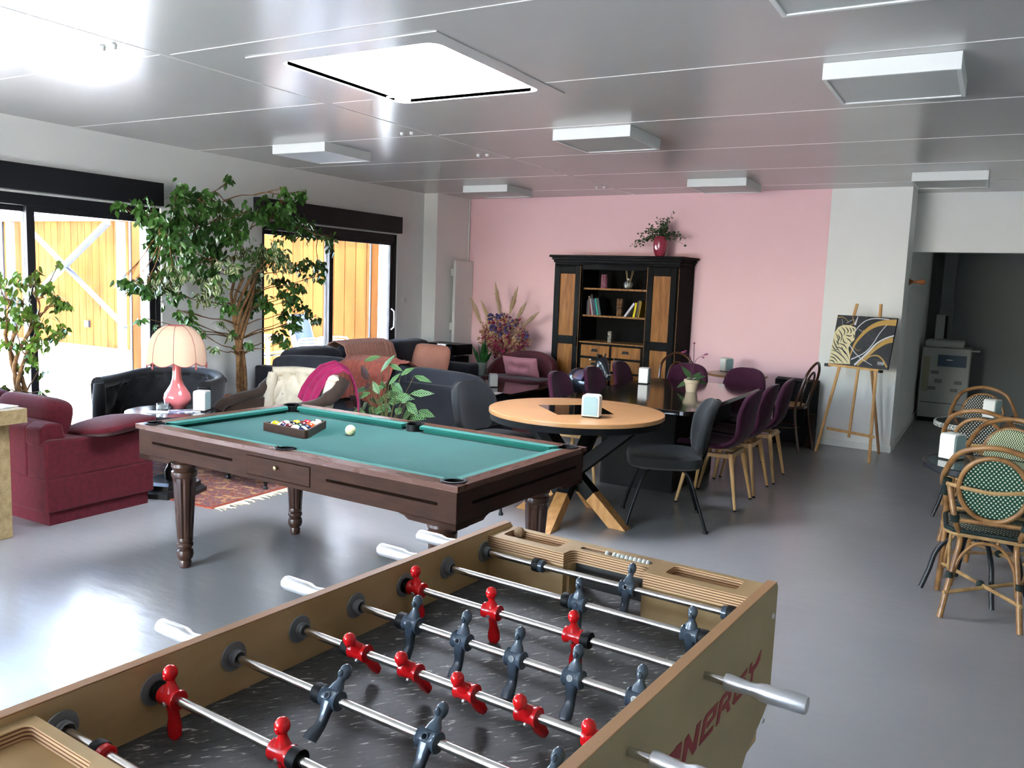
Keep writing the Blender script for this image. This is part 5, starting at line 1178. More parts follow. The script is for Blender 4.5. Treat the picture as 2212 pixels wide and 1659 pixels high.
# foreground rustic table, left edge
FTb = thing('rustic_table', 'rough pale wooden table at the extreme left edge of the photo, beside the red sofa', 'table', (-4.83, 2.80, 0), R(3))
pal = wood('pale_rough_wood', 'a08a64', '84704e', .7, (1, 6, 6), 5); 
M().box((-1.2, -.62, .69), (0, 0, .775)).build('tabletop', pal, FTb, smooth=False, bevel=.004)
for k in (-.10, -.17): M().sph((k, .0, .735), .012, (1.4, .3, .8), 10, 6).build('knot', mat('knot_dark', '3d2d20', .9), FTb)
for x, y in ((-.13, -.1), (-1.1, -.1), (-.13, -.55), (-1.1, -.55)): M().box((x-.045, y-.045, 0), (x+.045, y+.045, .69)).build('leg', pal, FTb, smooth=False, bevel=.005)
p = (-5.02, 2.68); o = M().box((-.15, -.1, 0), (.12, .1, .004)).build('magazine', mat('print', '8fb0c8', .3, c2='eceef0', ns=9, amt=(.45, .55)), smooth=False, loc=(p[0], p[1], .776), rz=R(12)); tag(o, 'blue and white magazine on the rough wooden table at the left edge', 'magazine')
# ================================================================ PLANTS
def leafmat(name, c, c2, edge=None, rough=.35, w=.30):
    def fn(t, N, L, b):
        n = N.new('ShaderNodeTexNoise'); n.inputs['Scale'].default_value = 6; L.new(coords(N, L), n.inputs['Vector'])
        col = ramp(N, L, n.outputs['Fac'], [(.35, c), (.65, c2)]); out = col
        if edge:
            uvn = N.new('ShaderNodeUVMap'); s = N.new('ShaderNodeSeparateXYZ'); L.new(uvn.outputs[0], s.inputs[0])
            e = mathn(N, L, 'GREATER_THAN', mathn(N, L, 'ABSOLUTE', mathn(N, L, 'SUBTRACT', s.outputs[0], .5)), w)
            mx = N.new('ShaderNodeMix'); mx.data_type = 'RGBA'; L.new(e, mx.inputs[0]); L.new(col, mx.inputs[6]); mx.inputs[7].default_value = _c(hexc(edge)); out = mx.outputs[2]
        L.new(out, b.inputs['Base Color'])
        tr = N.new('ShaderNodeBsdfTranslucent'); L.new(out, tr.inputs[0]); ms = N.new('ShaderNodeMixShader'); ms.inputs[0].default_value = .35
        L.new(b.outputs[0], ms.inputs[1]); L.new(tr.outputs[0], ms.inputs[2]); L.new(ms.outputs[0], N['Material Output'].inputs[0])
    return nodes_mat(name, fn, rough)
fic = leafmat('ficus_leaf', '4f7c36', '345a26'); ficv = leafmat('ficus_leaf_variegated', '6b8650', '4a6a3c', 'd3d1a6', w=.22); fic2 = leafmat('ficus_leaf_backlit', '7ea040', '557c2c')  # last one: backlight on the slender fig put into a paler green
bark = mat('ficus_bark', '8a6844', .8, c2='6a4c30', ns=30, bump=.4, bs=60)
def leaf(m, c, d, nrm, ln, w, curl=.25, mat_i=0):
    d = V(d).normalized(); s = d.cross(V(nrm)); s = s.normalized() if s.length > 1e-4 else V((1, 0, 0)); up = s.cross(d)
    rows = [(0, .02), (.2, .72), (.45, 1.0), (.72, .62), (.9, .2), (1.0, .01)]; vs, uv, fs = [], [], []
    for v_, ww in rows:
        base = V(c)+d*(ln*v_)+up*(-curl*ln*v_*v_)
        for a in (-1, 0, 1): vs.append(base+s*(a*w*ww)+up*(.12*w*abs(a)*ww)); uv.append((.5+a*.5*ww*.98 if ww > .1 else .5, v_))
    for i in range(5):
        for j in range(2): fs.append((i*3+j, i*3+j+1, i*3+j+4, i*3+j+3))
    k0 = m.cur; m.cur = mat_i; m.add(vs, fs, uv); m.cur = k0
def ficus(name, lab, base, potr, clusters, trunks, mats, z0, split, leafln, dens):
    t = thing(name, lab, 'plant', base); B = V(base); fol, wd = M(), M(); forks = []
    for i in range(trunks):
        a = i*2*math.pi/trunks+.4; P = [V((.03*math.cos(a), .03*math.sin(a), z0-.08))]
        for k in range(1, 9):
            q = a+k*1.1; sp_ = .035+.16*max(0, k/8-.35)**1.3; h_ = z0+(split-z0)*k/8; P.append(V((sp_*math.cos(q*.55), sp_*math.sin(q*.55), h_)))
        wd.tube(P, [.020-.0009*k for k in range(len(P))], 8); forks += P[3:]
    lim = XL+.03-B.x
    for (c, r, var) in clusters:
        c = V(c)-B; f = min(forks, key=lambda p: (p-c).length + .9*max(0, p.z-c.z+.15)); mid = f.lerp(c, .5)+V((0, 0, .0))
        st_ = [f, f.lerp(mid, .5)+V((random.uniform(-.02, .02), random.uniform(-.02, .02), .02)), mid, c+V((0, 0, r*.2))]
        br = bez(st_, 4); wd.tube(br, [.0055*(1-k/len(br))+.0018 for k in range(len(br))], 6)
        if len(forks) < 90: forks += [br[4], br[8]]
        n = max(4, int(dens*(r/.11)**1.7))
        tips = [c+V((random.gauss(0, .5)*r, random.gauss(0, .55)*r, random.gauss(0, .45)*r)) for _ in range(max(2, n//9))]
        for tp_ in tips: wd.tube([br[-4], br[-1].lerp(tp_, .5)+V((0, 0, .01)), tp_], .0016, 4, cap=False)
        for k in range(n):
            tp_ = random.choice(tips); o_ = tp_+V((random.gauss(0, .28)*r, random.gauss(0, .3)*r, random.gauss(0, .26)*r))
            if o_.x < lim: o_.x = lim+random.uniform(0, .03)
            d = V((random.uniform(-.8, .8), random.uniform(-.8, .8), random.uniform(-1.3, -.15))); 
            if o_.x+d.normalized().x*.06 < lim: d.x = abs(d.x)
            leaf(fol, o_, d, (random.uniform(-1, 1), random.uniform(-1, 1), random.uniform(.2, 1)), leafln*random.uniform(.75, 1.2), leafln*.26, .3, 1 if (var and random.random() < .8) else 0)
    wd.build('trunk', bark, t, ang=80); fol.build('foliage', mats, t, smooth=False); return t
raw = [(150,340,60,0),(300,340,60,0),(420,420,100,0),(640,210,70,0),(720,220,70,0),(850,290,85,0),(960,310,70,0),(1080,150,45,0),(1100,300,35,0),(1130,360,30,0),(560,480,120,0),(700,440,120,0),(860,450,120,0),(1000,450,100,0),(1150,480,100,0),(1270,380,80,0),(1380,350,85,0),(1560,190,45,0),(1700,230,55,0),(1540,340,85,0),(1500,430,110,0),(1650,520,95,0),(1800,540,75,0),(1950,620,65,0),(480,640,100,0),(640,620,120,0),(800,620,120,0),(960,600,100,0),(1130,600,110,0),(650,760,105,0),(760,850,105,0),(900,870,95,0),
 (1250,740,90,1),(1400,740,105,1),(1520,790,100,1),(1080,830,65,1),(900,1080,100,1),(980,1000,80,1),(500,960,105,1),(620,950,95,1),(1500,690,75,1),(220,940,75,0),(360,1050,75,0),(270,1010,55,0),(560,1080,85,0),(450,980,75,0),(1700,840,80,0),(1850,840,75,0),(1870,930,40,0),(1540,960,60,0),(1620,1040,80,0),(1690,1070,55,0),(1300,1080,90,0),(1080,1160,70,0),(1250,1200,80,0),(1400,1180,80,0),(1580,1160,55,0),(1600,1240,60,0),(1750,1240,55,0),(1830,1270,45,0),(1640,1330,75,0),(1500,1420,65,0),(1600,1490,45,0),(700,1240,60,0),(760,1330,55,0),(1010,1330,28,1),(850,1430,30,0),(1100,1430,40,1),(1190,1530,50,0),(960,1560,28,1),(1250,1520,40,0),(480,1370,28,0),(330,1290,28,0),(640,1230,28,0),(1150,900,60,0),(1330,900,70,1),(1000,720,80,0)]
cl = []
for x, y, r, v_ in raw:
    px, py = 220+x/3.95, 360+y/3.95; X = -6.02+random.uniform(-.28, .32)+(.1 if v_ else 0); p = at_x(px, py, X); cl.append((tuple(p), r/3.95*(p-V((0, 0, CAMH))).length/FPX, v_))
pb = (-6.18, 5.64)
ficus('ficus_tree', 'tall weeping fig in a terracotta pot between the two glass doors', (pb[0], pb[1], 0), .2, cl, 6, [fic, ficv], .40, 1.55, .068, 82)
FP = [o for o in C.objects if o.name == 'ficus_tree'][0]
tc_ = mat('terracotta_plastic', 'a3624a', .55, c2='97573f', ns=4)
M().lathe([(0, 0), (.145, 0), (.15, .01), (.185, .30), (.19, .345), (.20, .35), (.222, .385), (.226, .41), (.224, .425), (.212, .428), (.205, .41), (.20, .38), (.0, .38)], 40).build('pot', tc_, FP)
M().lathe([(0, .392), (.12, .396), (.203, .386)], 24).build('soil', mat('dry_soil', '4a3828', .95, c2='6b5238', ns=40, bump=.6, bs=80), FP)
sm = M()
for i in range(26): a = random.uniform(0, 6.28); q = random.uniform(.08, .19); sm.tube([(q*math.cos(a), q*math.sin(a), .395), ((q+.05)*math.cos(a+.4), (q+.05)*math.sin(a+.4), .415)], .002, 4)
sm.build('dry_twigs', rattl, FP)
raw2 = [(75,590,15),(60,612,24),(95,625,18),(126,572,11),(20,640,28),(50,650,24),(0,620,20),(112,660,19),(132,648,14),(15,682,24),(95,690,21),(126,726,16),(60,742,22),(90,750,20),(10,742,20),(75,772,18),(140,705,9),(50,792,12),(5,832,10),(97,845,11),(30,862,10),(120,642,10),(84,800,9),(35,700,18),(68,690,18)]
cl2 = []
for x, y, r in raw2:
    p = at_x(x, y, -6.2+random.uniform(-.2, .2)); cl2.append((tuple(p), r*(p-V((0, 0, CAMH))).length/FPX, 0))
pq = at_x(50, 880, -6.3)
f2 = ficus('ficus_tree', 'slender weeping fig before the first glass door, behind the red sofa', (pq.x, pq.y, 0), .15, cl2, 4, [fic2, fic2], .30, 1.2, .062, 48)
M().lathe([(0, 0), (.11, 0), (.15, .28), (.165, .30), (.165, .33), (.15, .33), (.145, .30), (0, .29)], 32).build('pot', tc_, f2)
# calathea behind the pool table
def cal(t, N, L, b):
    uvn = N.new('ShaderNodeUVMap'); s = N.new('ShaderNodeSeparateXYZ'); L.new(uvn.outputs[0], s.inputs[0]); au = mathn(N, L, 'ABSOLUTE', mathn(N, L, 'SUBTRACT', s.outputs[0], .5))
    f = mathn(N, L, 'FRACT', mathn(N, L, 'SUBTRACT', mathn(N, L, 'MULTIPLY', s.outputs[1], 9), mathn(N, L, 'MULTIPLY', au, 4.5)))
    g = mathn(N, L, 'MULTIPLY', mathn(N, L, 'GREATER_THAN', f, .45), mathn(N, L, 'LESS_THAN', au, .43)); g = mathn(N, L, 'MAXIMUM', g, mathn(N, L, 'LESS_THAN', au, .025))
    mx = N.new('ShaderNodeMix'); mx.data_type = 'RGBA'; L.new(g, mx.inputs[0]); mx.inputs[6].default_value = _c(hexc('678c58')); mx.inputs[7].default_value = _c(hexc('142b17')); L.new(mx.outputs[2], b.inputs['Base Color'])
calm = nodes_mat('calathea_leaf', cal, .4); calb = mat('calathea_underside', '33201e', .5)
KA = thing('calathea_plant', 'striped leaf calathea plant between the pool table and the slate sofa', 'plant', (-4.05, 5.15, 0))
M().lathe([(0, 0), (.12, 0), (.16, .28), (.165, .30), (.155, .30), (.15, .27), (0, .26)], 32).build('pot', mat('grey_pot', '6d6a66', .6), KA)
lv = [((470,400),(830,270),.028,0),((830,640),(1110,230),.032,0),((560,840),(370,450),.036,1),((800,1120),(640,830),.034,0),((610,990),(180,1055),.030,0),((610,1090),(260,1200),.030,0),((840,1170),(1440,1090),.034,0),((1480,1110),(1985,1085),.036,0),((1000,920),(1250,640),.022,0),((1260,710),(1550,520),.028,0),((1560,720),(1915,845),.026,0),((1060,880),(1290,1070),.042,0),((1020,460),(1290,610),.024,0),((760,1310),(930,1200),.04,0),((1000,1285),(1275,1260),.04,0),((540,1300),(400,1465),.038,0),((1390,1290),(1630,1570),.040,0),((1650,1480),(1990,1600),.038,0),((400,1390),(130,1120),.05,1),((250,1400),(20,1260),.04,1),((1150,1560),(1290,1400),.045,0),((680,1500),(900,1430),.04,0),((1350,1580),(1800,1640),.04,0),((620,1180),(720,1340),.036,0),((900,1000),(840,840),.03,0),((950,850),(870,900),.03,0),((700,1400),(560,1550),.045,0),((1000,1450),(820,1600),.045,0),((1150,1180),(1560,1210),.035,0),((1280,1300),(1450,1180),.03,0),((1500,1500),(1250,1650),.045,0),((250,1480),(480,1540),.04,0),((850,1350),(1050,1500),.045,0),((760,1000),(900,950),.03,0),((1000,1050),(1150,1150),.03,0),((480,980),(600,900),.03,1)]
fm_, stm_ = M(), M(); Kc = V((-4.05, 5.15, 0))
for i, (a_, b_, w_, bk) in enumerate(lv):
    Ya = 5.15+random.uniform(-.10, .10); Yb = Ya+random.uniform(-.07, .07)
    A_ = at_y(740+a_[0]/10.05, 740+a_[1]/10.05, Ya)-Kc; B_ = at_y(740+b_[0]/10.05, 740+b_[1]/10.05, Yb)-Kc
    d = B_-A_; leaf(fm_, A_, d, V((random.uniform(-.25, .25), -1, .55)) if abs(d.normalized().z) < .8 else V((.2, -1, .1)), d.length, w_*.88, .12, bk)
    r0 = V((random.uniform(-.06, .06), random.uniform(-.06, .06), .26)); stm_.tube(bez([r0, r0.lerp(A_, .5)+V((0, 0, .04)), A_], 4), .0028, 5, cap=False)
stm_.build('stems', mat('calathea_stem', '4f4a2c', .6), KA); fm_.build('foliage', [calm, calb], KA, smooth=False)
# dried bouquet
BQ = thing('dried_bouquet', 'dried flower and pampas bouquet in a glass vase by the pink wall', 'flowers', (-5.45, 9.32, .50))
M().lathe([(0, 0), (.06, 0), (.062, .01), (.068, .26), (.064, .26), (.058, .015), (0, .012)], 28).build('vase', mat('smoky_glass', '8d8a78', .1, trans=.5), BQ)
stems = M(); pam, red_, blue_, tan_ = M(), M(), M(), M()
def fluff(m, c, d, ln, r, n, lf):
    d = V(d).normalized()
    for i in range(n):
        k = i/n; p = V(c)+d*(ln*k); rr = r*math.sin(math.pi*min(1, k*.9+.12)); a = V((random.gauss(0, 1), random.gauss(0, 1), random.gauss(0, 1))); a = (a-d*a.dot(d)).normalized()
        q = p+a*rr*random.uniform(.5, 1)+d*lf; s = a.cross(d)*.0034; m.add([p-s, p+s, q+s*.3, q-s*.3], [(0, 1, 2, 3)])
BQo = V((-5.45, 9.32, .50))
for (b0, b1, r) in (((1040, 700), (1018, 645), .035), ((1062, 700), (1040, 652), .028), ((1082, 685), (1070, 612), .038), ((1100, 680), (1118, 622), .034), ((1104, 672), (1112, 640), .03), ((1115, 690), (1136, 655), .028), ((1128, 705), (1163, 676), .024), ((1068, 720), (1050, 690), .03), ((1104, 735), (1125, 715), .03)):
    p0, p1 = at_y(*b0, 9.3)-BQo, at_y(*b1, 9.3)-BQo; d = p1-p0; fluff(pam, p0, d, d.length, r*1.35, 900, .035); stems.tube([V((0, 0, .1)), p0.lerp(V((0, 0, .2)), .4), p0, p1], .0025, 5)
bqpts = []
for i in range(420):
    px = random.gauss(1088, 25); py = random.uniform(672, 790); 
    q = random.uniform(0, 6.283); rr_ = random.random()**.55; px = 1088+50*rr_*math.cos(q)+random.gauss(0, 3); py = 733+52*rr_*math.sin(q)+random.gauss(0, 3); px = 1085+(px-1085)*(1 if py < 755 else .62)
    p = at_y(px, py, 9.3+random.uniform(-.10, .10))-BQo; k = random.random(); sz = random.uniform(.014, .032)
    if i % 3 == 0: stems.tube([V((0, 0, .2)), p.lerp(V((0, 0, .2)), .5), p], .0018, 4)
    if py < 735 and px > 1070 and k < .28: tgt = blue_
    elif k < .55: tgt = red_
    else: tgt = tan_
    for j in range(5):
        d = V((random.uniform(-1, 1), random.uniform(-1, 1), random.uniform(-.8, 1))); leaf(tgt, p+d*.01, d, (random.random(), -1, random.random()), sz*1.6, sz*.45, .2)
for (x, y) in ((1112, 697), (1065, 708), (1095, 712), (1060, 685)):
    p = at_y(x, y, 9.25)-BQo
    for j in range(60): d = V((random.uniform(-1, 1), random.uniform(-1, .4), random.uniform(-1, 1))).normalized(); leaf(blue_, p+d*.02, d, (random.random(), -1, random.random()), .035, .008, .1)
stems.build('stems', mat('dry_stem', 'a08a62', .8), BQ); pam.build('pampas_plumes', mat('pampas', 'd6c09c', .9), BQ, smooth=False); red_.build('red_flowers', mat('dried_red', '9a2c4c', .8, c2='5e1a30', ns=15), BQ, smooth=False); blue_.build('blue_thistles', mat('dried_blue', '544d84', .8, c2='3a3660', ns=20), BQ, smooth=False); tan_.build('tan_foliage', mat('dried_tan', 'b89a74', .8, c2='94604c', ns=20), BQ, smooth=False)
BX = thing('side_cabinet', 'low wooden stand under the dried bouquet beside the settee', 'side table', (-5.47, 9.30, 0))
M().box((-.20, -.16, .46), (.20, .16, .495)).build('tabletop', oakl, BX, smooth=False, bevel=.004); M().box((-.18, -.14, .05), (.18, .14, .46)).build('body', wood('dark_oak', '4a3626', '38281c'), BX, smooth=False); M().box((-.15, -.145, .30), (-.01, -.138, .43)).box((.01, -.145, .30), (.15, -.138, .43)).build('open_grid', blk, BX, smooth=False)
for sx in (-1, 1):
    for sy in (-1, 1): M().box((sx*.16-.02, sy*.12-.02, 0), (sx*.16+.02, sy*.12+.02, .05)).build('leg', blk, BX, smooth=False)
# snake plant on its glass side table
GT2 = thing('glass_side_table', 'small glass topped side table beyond the arm of the slate sofa', 'side table', (-5.53, 8.93, 0))
M().prism(circle(0, 0, .17, 36), .44, .448).build('tabletop', mat('aqua_glass', 'a8c4cc', .08, trans=.5), GT2, ang=30); M().cyl((0, 0, .01), (0, 0, .44), .012, n=10).build('column', alu, GT2); M().lathe([(.12, 0), (.12, .01), (0, .014)], 28).build('base', alu, GT2)
SN = thing('snake_plant', 'green snake plant in a pale grey green pot on the glass side table', 'plant', (-5.53, 8.93, .449))
M().lathe([(0, 0), (.052, 0), (.074, .155), (.078, .16), (.070, .16), (.066, .14), (0, .135)], 28).build('pot', mat('sage_pot', '8a958c', .5), SN); M().lathe([(0, .138), (.067, .14)], 16).build('soil', mat('soil', '2a2019', .95), SN)
sl2 = M(); 
for i, (a, ln, tl) in enumerate(((0, .36, .05), (1.2, .28, .3), (2.4, .30, .35), (3.4, .27, .4), (4.4, .24, .5), (5.4, .33, .25), (.6, .2, .6), (2.0, .22, .15), (5.9, .25, .5), (3.0, .2, .3))):
    d = V((math.cos(a)*tl, math.sin(a)*tl, 1)).normalized(); leaf(sl2, V((math.cos(a)*.025, math.sin(a)*.025, .13)), d, (math.cos(a+.5), math.sin(a+.5)-1.2, .1), ln, .026, -.06)
sl2.build('foliage', mat('sansevieria_leaf', '2c5a2a', .35, c2='1c3f20', ns=14, st=(1, 1, 3)), SN, smooth=True)
# orchid on the long table
p = at_z(1490, 847, .74); OR = thing('potted_orchid', 'orchid without open flowers in a cream clay pot on the long black table', 'plant', (p.x, p.y+.04, .7405))
M().lathe([(0, 0), (.045, 0), (.058, .075), (.066, .078), (.068, .105), (.060, .105), (.057, .09), (0, .088)], 32).build('pot', mat('cream_clay', 'b7a58c', .6), OR)
ol = M()
for d, ln, w_ in (((-.75, -.1, -.25), .15, .045), ((-.55, .1, .75), .17, .028), ((.55, -.1, .35), .13, .036), ((.6, .2, .02), .13, .038), ((.1, -.5, .2), .10, .034), ((-.2, .6, .3), .11, .034), ((.35, .3, .6), .11, .03)): leaf(ol, (0, 0, .095), d, (.1, -.6, 1), ln, w_, .25)
ol.build('foliage', mat('orchid_leaf', '38522f', .35, c2='2a4226', ns=8), OR)
om = M(); om.tube([(0, 0, .09), (.005, 0, .25), (.0, 0, .415)], .0028, 6); om.tube(bez([(0, 0, .09), (-.015, 0, .2), (-.03, .0, .30), (-.085, 0, .335)], 5), .0022, 6); om.tube(bez([(0, 0, .2), (.03, 0, .28), (.10, 0, .325)], 5), .0018, 6); om.build('flower_spike', mat('orchid_spike', '4a2638', .6), OR)
ob = M()
for q in ((-.085, 0, .335), (-.07, .0, .345), (-.10, 0, .33), (.10, 0, .325), (.115, 0, .33), (.085, 0, .30), (0, 0, .415)): ob.sph(q, .009, (1.2, .8, .8), 8, 6)
ob.build('buds', mat('orchid_bud', '7a3558', .5), OR)
om2 = M()
for i in range(7): a = i*.9; om2.tube([(0, 0, .10), (.03*math.cos(a), .03*math.sin(a), .122), (.062*math.cos(a), .062*math.sin(a), .10)], .003, 5)
om2.build('aerial_roots', mat('root_grey', '9a9a86', .7), OR)
# ================================================================ REMAINING THINGS
# radiator on the side of the wall column
RA = thing('radiator', 'tall white flat panel radiator beside the pink wall corner', 'radiator', (0, 0, 0))
ya, yb2 = at_x(984, 600, -6.24).y, at_x(1022, 600, -6.24).y; zt = at_x(1000, 563, -6.24).z
M().box((-6.275, ya, .25), (-6.24, yb2, zt)).build('panel', white, RA, smooth=False, bevel=.006, seg=2)
M().box((-6.30, ya+.03, .30), (-6.275, ya+.06, zt-.04)).box((-6.30, yb2-.06, .30), (-6.275, yb2-.03, zt-.04)).build('rear_fin', white, RA, smooth=False)
for z in (zt-.16, 1.0, .45): M().box((-6.335, ya+.03, z-.05), (-6.275, ya+.09, z+.05)).build('bracket', white, RA, smooth=False)
M().cyl((-6.26, yb2-.04, 0), (-6.26, yb2-.04, .26), .009, n=8).build('pipe', white, RA)
# hi-fi
SK = thing('floor_speaker', 'narrow black floor speaker carrying the receiver in the corner', 'speaker', (-6.08, 9.0, 0), R(-6))
M().box((-.215, -.14, .02), (.215, .16, .655)).build('cabinet', black, SK, smooth=False, bevel=.006); M().box((-.195, -.15, .06), (.195, -.14, .62)).build('grille', mat('speaker_cloth', '0b0b0c', .9), SK, smooth=False); M().box((-.18, -.12, 0), (.18, .14, .02)).build('base', black, SK, smooth=False)
RV = thing('stereo_receiver', 'black stereo receiver on top of the floor speaker', 'receiver', (-6.08, 8.99, .657), R(-6))
M().box((-.265, -.16, .018), (.265, .17, .150)).build('casing', black, RV, smooth=False, bevel=.003); fpn = M().box((-.267, -.168, .016), (.267, -.160, .152)).build('front_panel', mat('black_gloss', '0a0a0b', .15), RV, smooth=False, bevel=.001)
M().box((-.16, -.170, .098), (.09, -.168, .104)).build('display_line', mat('grey_line', '6d7076', .4), RV, smooth=False); M().box((.03, -.170, .122), (.075, -.168, .127)).build('badge', mat('badge_grey', '9a9ca0', .4), RV, smooth=False); M().box((-.245, -.170, .128), (-.20, -.168, .133)).build('badge', mat('badge_grey', '9a9ca0', .4), RV, smooth=False)
M().lathe([(.026, -.019), (.028, -.002), (.028, 0)], 24, (.185, -.168, .10), 'y').build('volume_knob', black, RV)
for i in range(6): M().lathe([(.010, -.014), (.011, 0)], 16, (-.20+.062*i, -.168, .048), 'y').build('knob', black, RV)
for sx in (-1, 1):
    for y in (-.12, .13): M().cyl((sx*.21, y, 0), (sx*.21, y, .018), .018, n=14).build('foot', alu, RV)
# PA speaker
SP = thing('loudspeaker', 'large black loudspeaker box near the pink wall behind the bentwood chair', 'speaker', (-1.80, 9.26, 0), R(-10))
m = M(); P = [(-.235, .14), (-.15, -.13), (.215, -.13), (.235, .14)]; m.prism(P, .035, .70); m.build('cabinet', mat('carpet_black', '0e0e10', .85), SP, smooth=False, bevel=.008)
M().box((-.14, -.138, .10), (.11, -.131, .66)).build('grille', mat('grille_black', '08080a', .5, metal=.3), SP, smooth=False); M().box((-.13, -.142, .38), (.03, -.138, .61)).build('horn_frame', darkmetal, SP, smooth=False)
M().box((-.12, -.1425, .12), (-.05, -.140, .145)).build('name_plate', mat('plate_white', 'c8c8cc', .4), SP, smooth=False); M().box((.15, -.137, .32), (.195, -.13, .52)).build('handle_recess', darkmetal, SP, smooth=False)
for x, y in ((-.16, .10), (.18, .10), (-.12, -.09), (.17, -.09)): M().cyl((x, y, 0), (x, y, .036), .022, n=12).build('foot', rub, SP)
o = M().box((0, 0, 0), (.07, .12, .36)).build('storage_box', mat('dark_brown_box', '2b211f', .8), smooth=False, bevel=.004, loc=(-1.635, 9.33, 0), rz=BRZ); o.location = (-1.60, 9.10, 0); tag(o, 'small dark box standing on the floor right of the loudspeaker', 'box')
# easel and painting
EA = thing('easel', 'light wooden easel in front of the white pier', 'easel', (-1.202, 8.836, 0), R(-26.4)); EM = EA.matrix_basis
pine = wood('easel_pine', 'c9a06c', 'b58a55', .5, (8, 8, 1), 5)
yl = lambda z: .155*z
def eloc(px, py, y): return local_on(EM, px, py, 1, y)
lt, rt_ = eloc(1852, 656, yl(1.54)), eloc(1903, 657, yl(1.54)); lf, rf = eloc(1762, 975, 0), eloc(1877, 1000, 0)
for a, b in ((lf, lt), (rf, rt_)):
    M().bar((a.x, 0, 0.0), (b.x, b.y, b.z), .028, .018, (0, 1, 0)).build('leg', pine, EA, smooth=False, bevel=.004)
mb, mt = eloc(1833, 930, yl(.22)), eloc(1853, 790, yl(.92)); M().bar((mb.x, yl(.22)+.012, .2), (mt.x+.0, yl(.95)+.012, .96), .026, .016, (0, 1, 0)).build('mast', pine, EA, smooth=False, bevel=.003)
M().bar((.08, .52, 0), (.02, yl(1.3)+.03, 1.3), .024, .02, (0, 1, 0)).build('rear_leg', wood('easel_pine_dark', '9a7550', '835f40', .5), EA, smooth=False, bevel=.003)
c0, c1 = eloc(1786, 927, yl(.22)-.015), eloc(1889, 942, yl(.22)-.015); M().bar((c0.x, c0.y, (c0.z+c1.z)/2), (c1.x, c1.y, (c0.z+c1.z)/2), .012, .028, (0, 0, 1)).build('crossbar', pine, EA, smooth=False, bevel=.002)
b0, b1 = eloc(1792, 790, yl(.90)-.03), eloc(1900, 797, yl(.90)-.03); zz = (b0.z+b1.z)/2; M().bar((b0.x, b0.y, zz), (b1.x, b1.y, zz), .05, .022, (0, 0, 1)).build('ledge', pine, EA, smooth=False, bevel=.002)
M().box((b0.x-.05, b0.y-.02, zz-.02), (b0.x, b0.y+.03, zz+.01)).box((b1.x, b1.y-.02, zz-.025), (b1.x+.02, b1.y+.03, zz)).build('ledge_end', darkmetal, EA, smooth=False)
bl_, br2, tl_, tr_ = eloc(1779, 787, .115), eloc(1929, 796, .115), eloc(1798, 680, .195), eloc(1945, 682, .195)
zb_ = zz+.0115; PTn = thing('painting', 'black canvas with a white and gold striped tiger and sweeping gold curves, on the easel', 'painting', EM @ V(((bl_.x+br2.x)/2, .118, zb_)), R(-26.4)); PTn.rotation_euler = (R(-10), 0, R(-26.4))
PW, PH = .655, .505
M().box((-PW/2, 0, 0), (PW/2, .018, PH)).build('canvas', mat('canvas_black', '121216', .5), PTn, smooth=False)
def uvz(x, y):
    v = (y-810)/(470+45*((x-300)/640)); L_ = 350-80*v; u = (x-L_)/(660+5*v); return ((max(0, min(1, u))-.5)*PW, (1-max(0, min(1, v)))*PH)
def ribbon(m, pts, w0, w1=None, lay=0, wm=None):
    P = [V((*uvz(*p), 0)) for p in pts]; P = bez(P, 8); n = len(P); L_, R_ = [], []
    for i, p in enumerate(P):
        t_ = i/(n-1); d = (P[min(i+1, n-1)]-P[max(i-1, 0)]).normalized(); s = V((-d.y, d.x, 0)); w = (w0+((w1 if w1 is not None else w0)-w0)*t_)*.001
        if wm: w *= .15+math.sin(math.pi*t_)
        cl_ = lambda q: (max(-PW/2, min(PW/2, q.x)), -.0005-lay*.0004, max(0, min(PH, q.y)))
        L_.append(cl_(p+s*w/2)); R_.append(cl_(p-s*w/2))
    m.add(L_+R_, [(i, i+1, n+i+1, n+i) for i in range(n-1)])
gold, wht, blkp, crm = M(), M(), M(), M()
ribbon(gold, [(505, 1230), (560, 1090), (640, 990), (740, 910), (860, 865), (1005, 855)], 14, 62); ribbon(gold, [(600, 1292), (700, 1205), (800, 1115), (900, 1050), (990, 1025)], 20, 56); ribbon(gold, [(680, 1250), (740, 1200), (820, 1190), (880, 1230), (925, 1300)], 10, 16)
ribbon(gold, [(352, 833), (420, 832), (475, 872)], 10, 3); ribbon(gold, [(520, 815), (540, 880), (500, 905)], 6, 10); ribbon(gold, [(560, 1120), (600, 1150), (635, 1130)], 5, 3)
ribbon(wht, [(560, 960), (610, 900), (680, 850), (780, 825), (925, 828)], 9, 8, 1); ribbon(wht, [(905, 880), (830, 970), (760, 1080), (670, 1170), (530, 1235)], 5, 11, 1); ribbon(wht, [(570, 1288), (700, 1175), (800, 1075), (900, 1015), (992, 985)], 20, 12, 1); ribbon(wht, [(500, 1090), (560, 1160), (640, 1222), (765, 1285)], 9, 5, 1)
ribbon(wht, [(585, 815), (570, 850), (552, 900)], 5, 24, 1); ribbon(wht, [(405, 850), (412, 905)], 3, 2, 1); ribbon(wht, [(600, 940), (640, 960), (655, 945)], 4, 2, 1); ribbon(wht, [(460, 885), (500, 860), (530, 850)], 4, 3, 1)
for q in range(5): ribbon(wht, [(825+q*14, 1283), (832+q*14, 1250), (842+q*13, 1282)], 3, 3, 1)
body = [(300, 1060), (318, 985), (360, 930), (420, 905), (500, 905), (565, 925), (560, 985), (556, 1045), (510, 1085), (492, 1130), (515, 1205), (520, 1282), (272, 1278), (285, 1150)]
bp2 = [uvz(*p) for p in body]; ctr = (sum(p[0] for p in bp2)/len(bp2), sum(p[1] for p in bp2)/len(bp2)); nb = len(bp2)
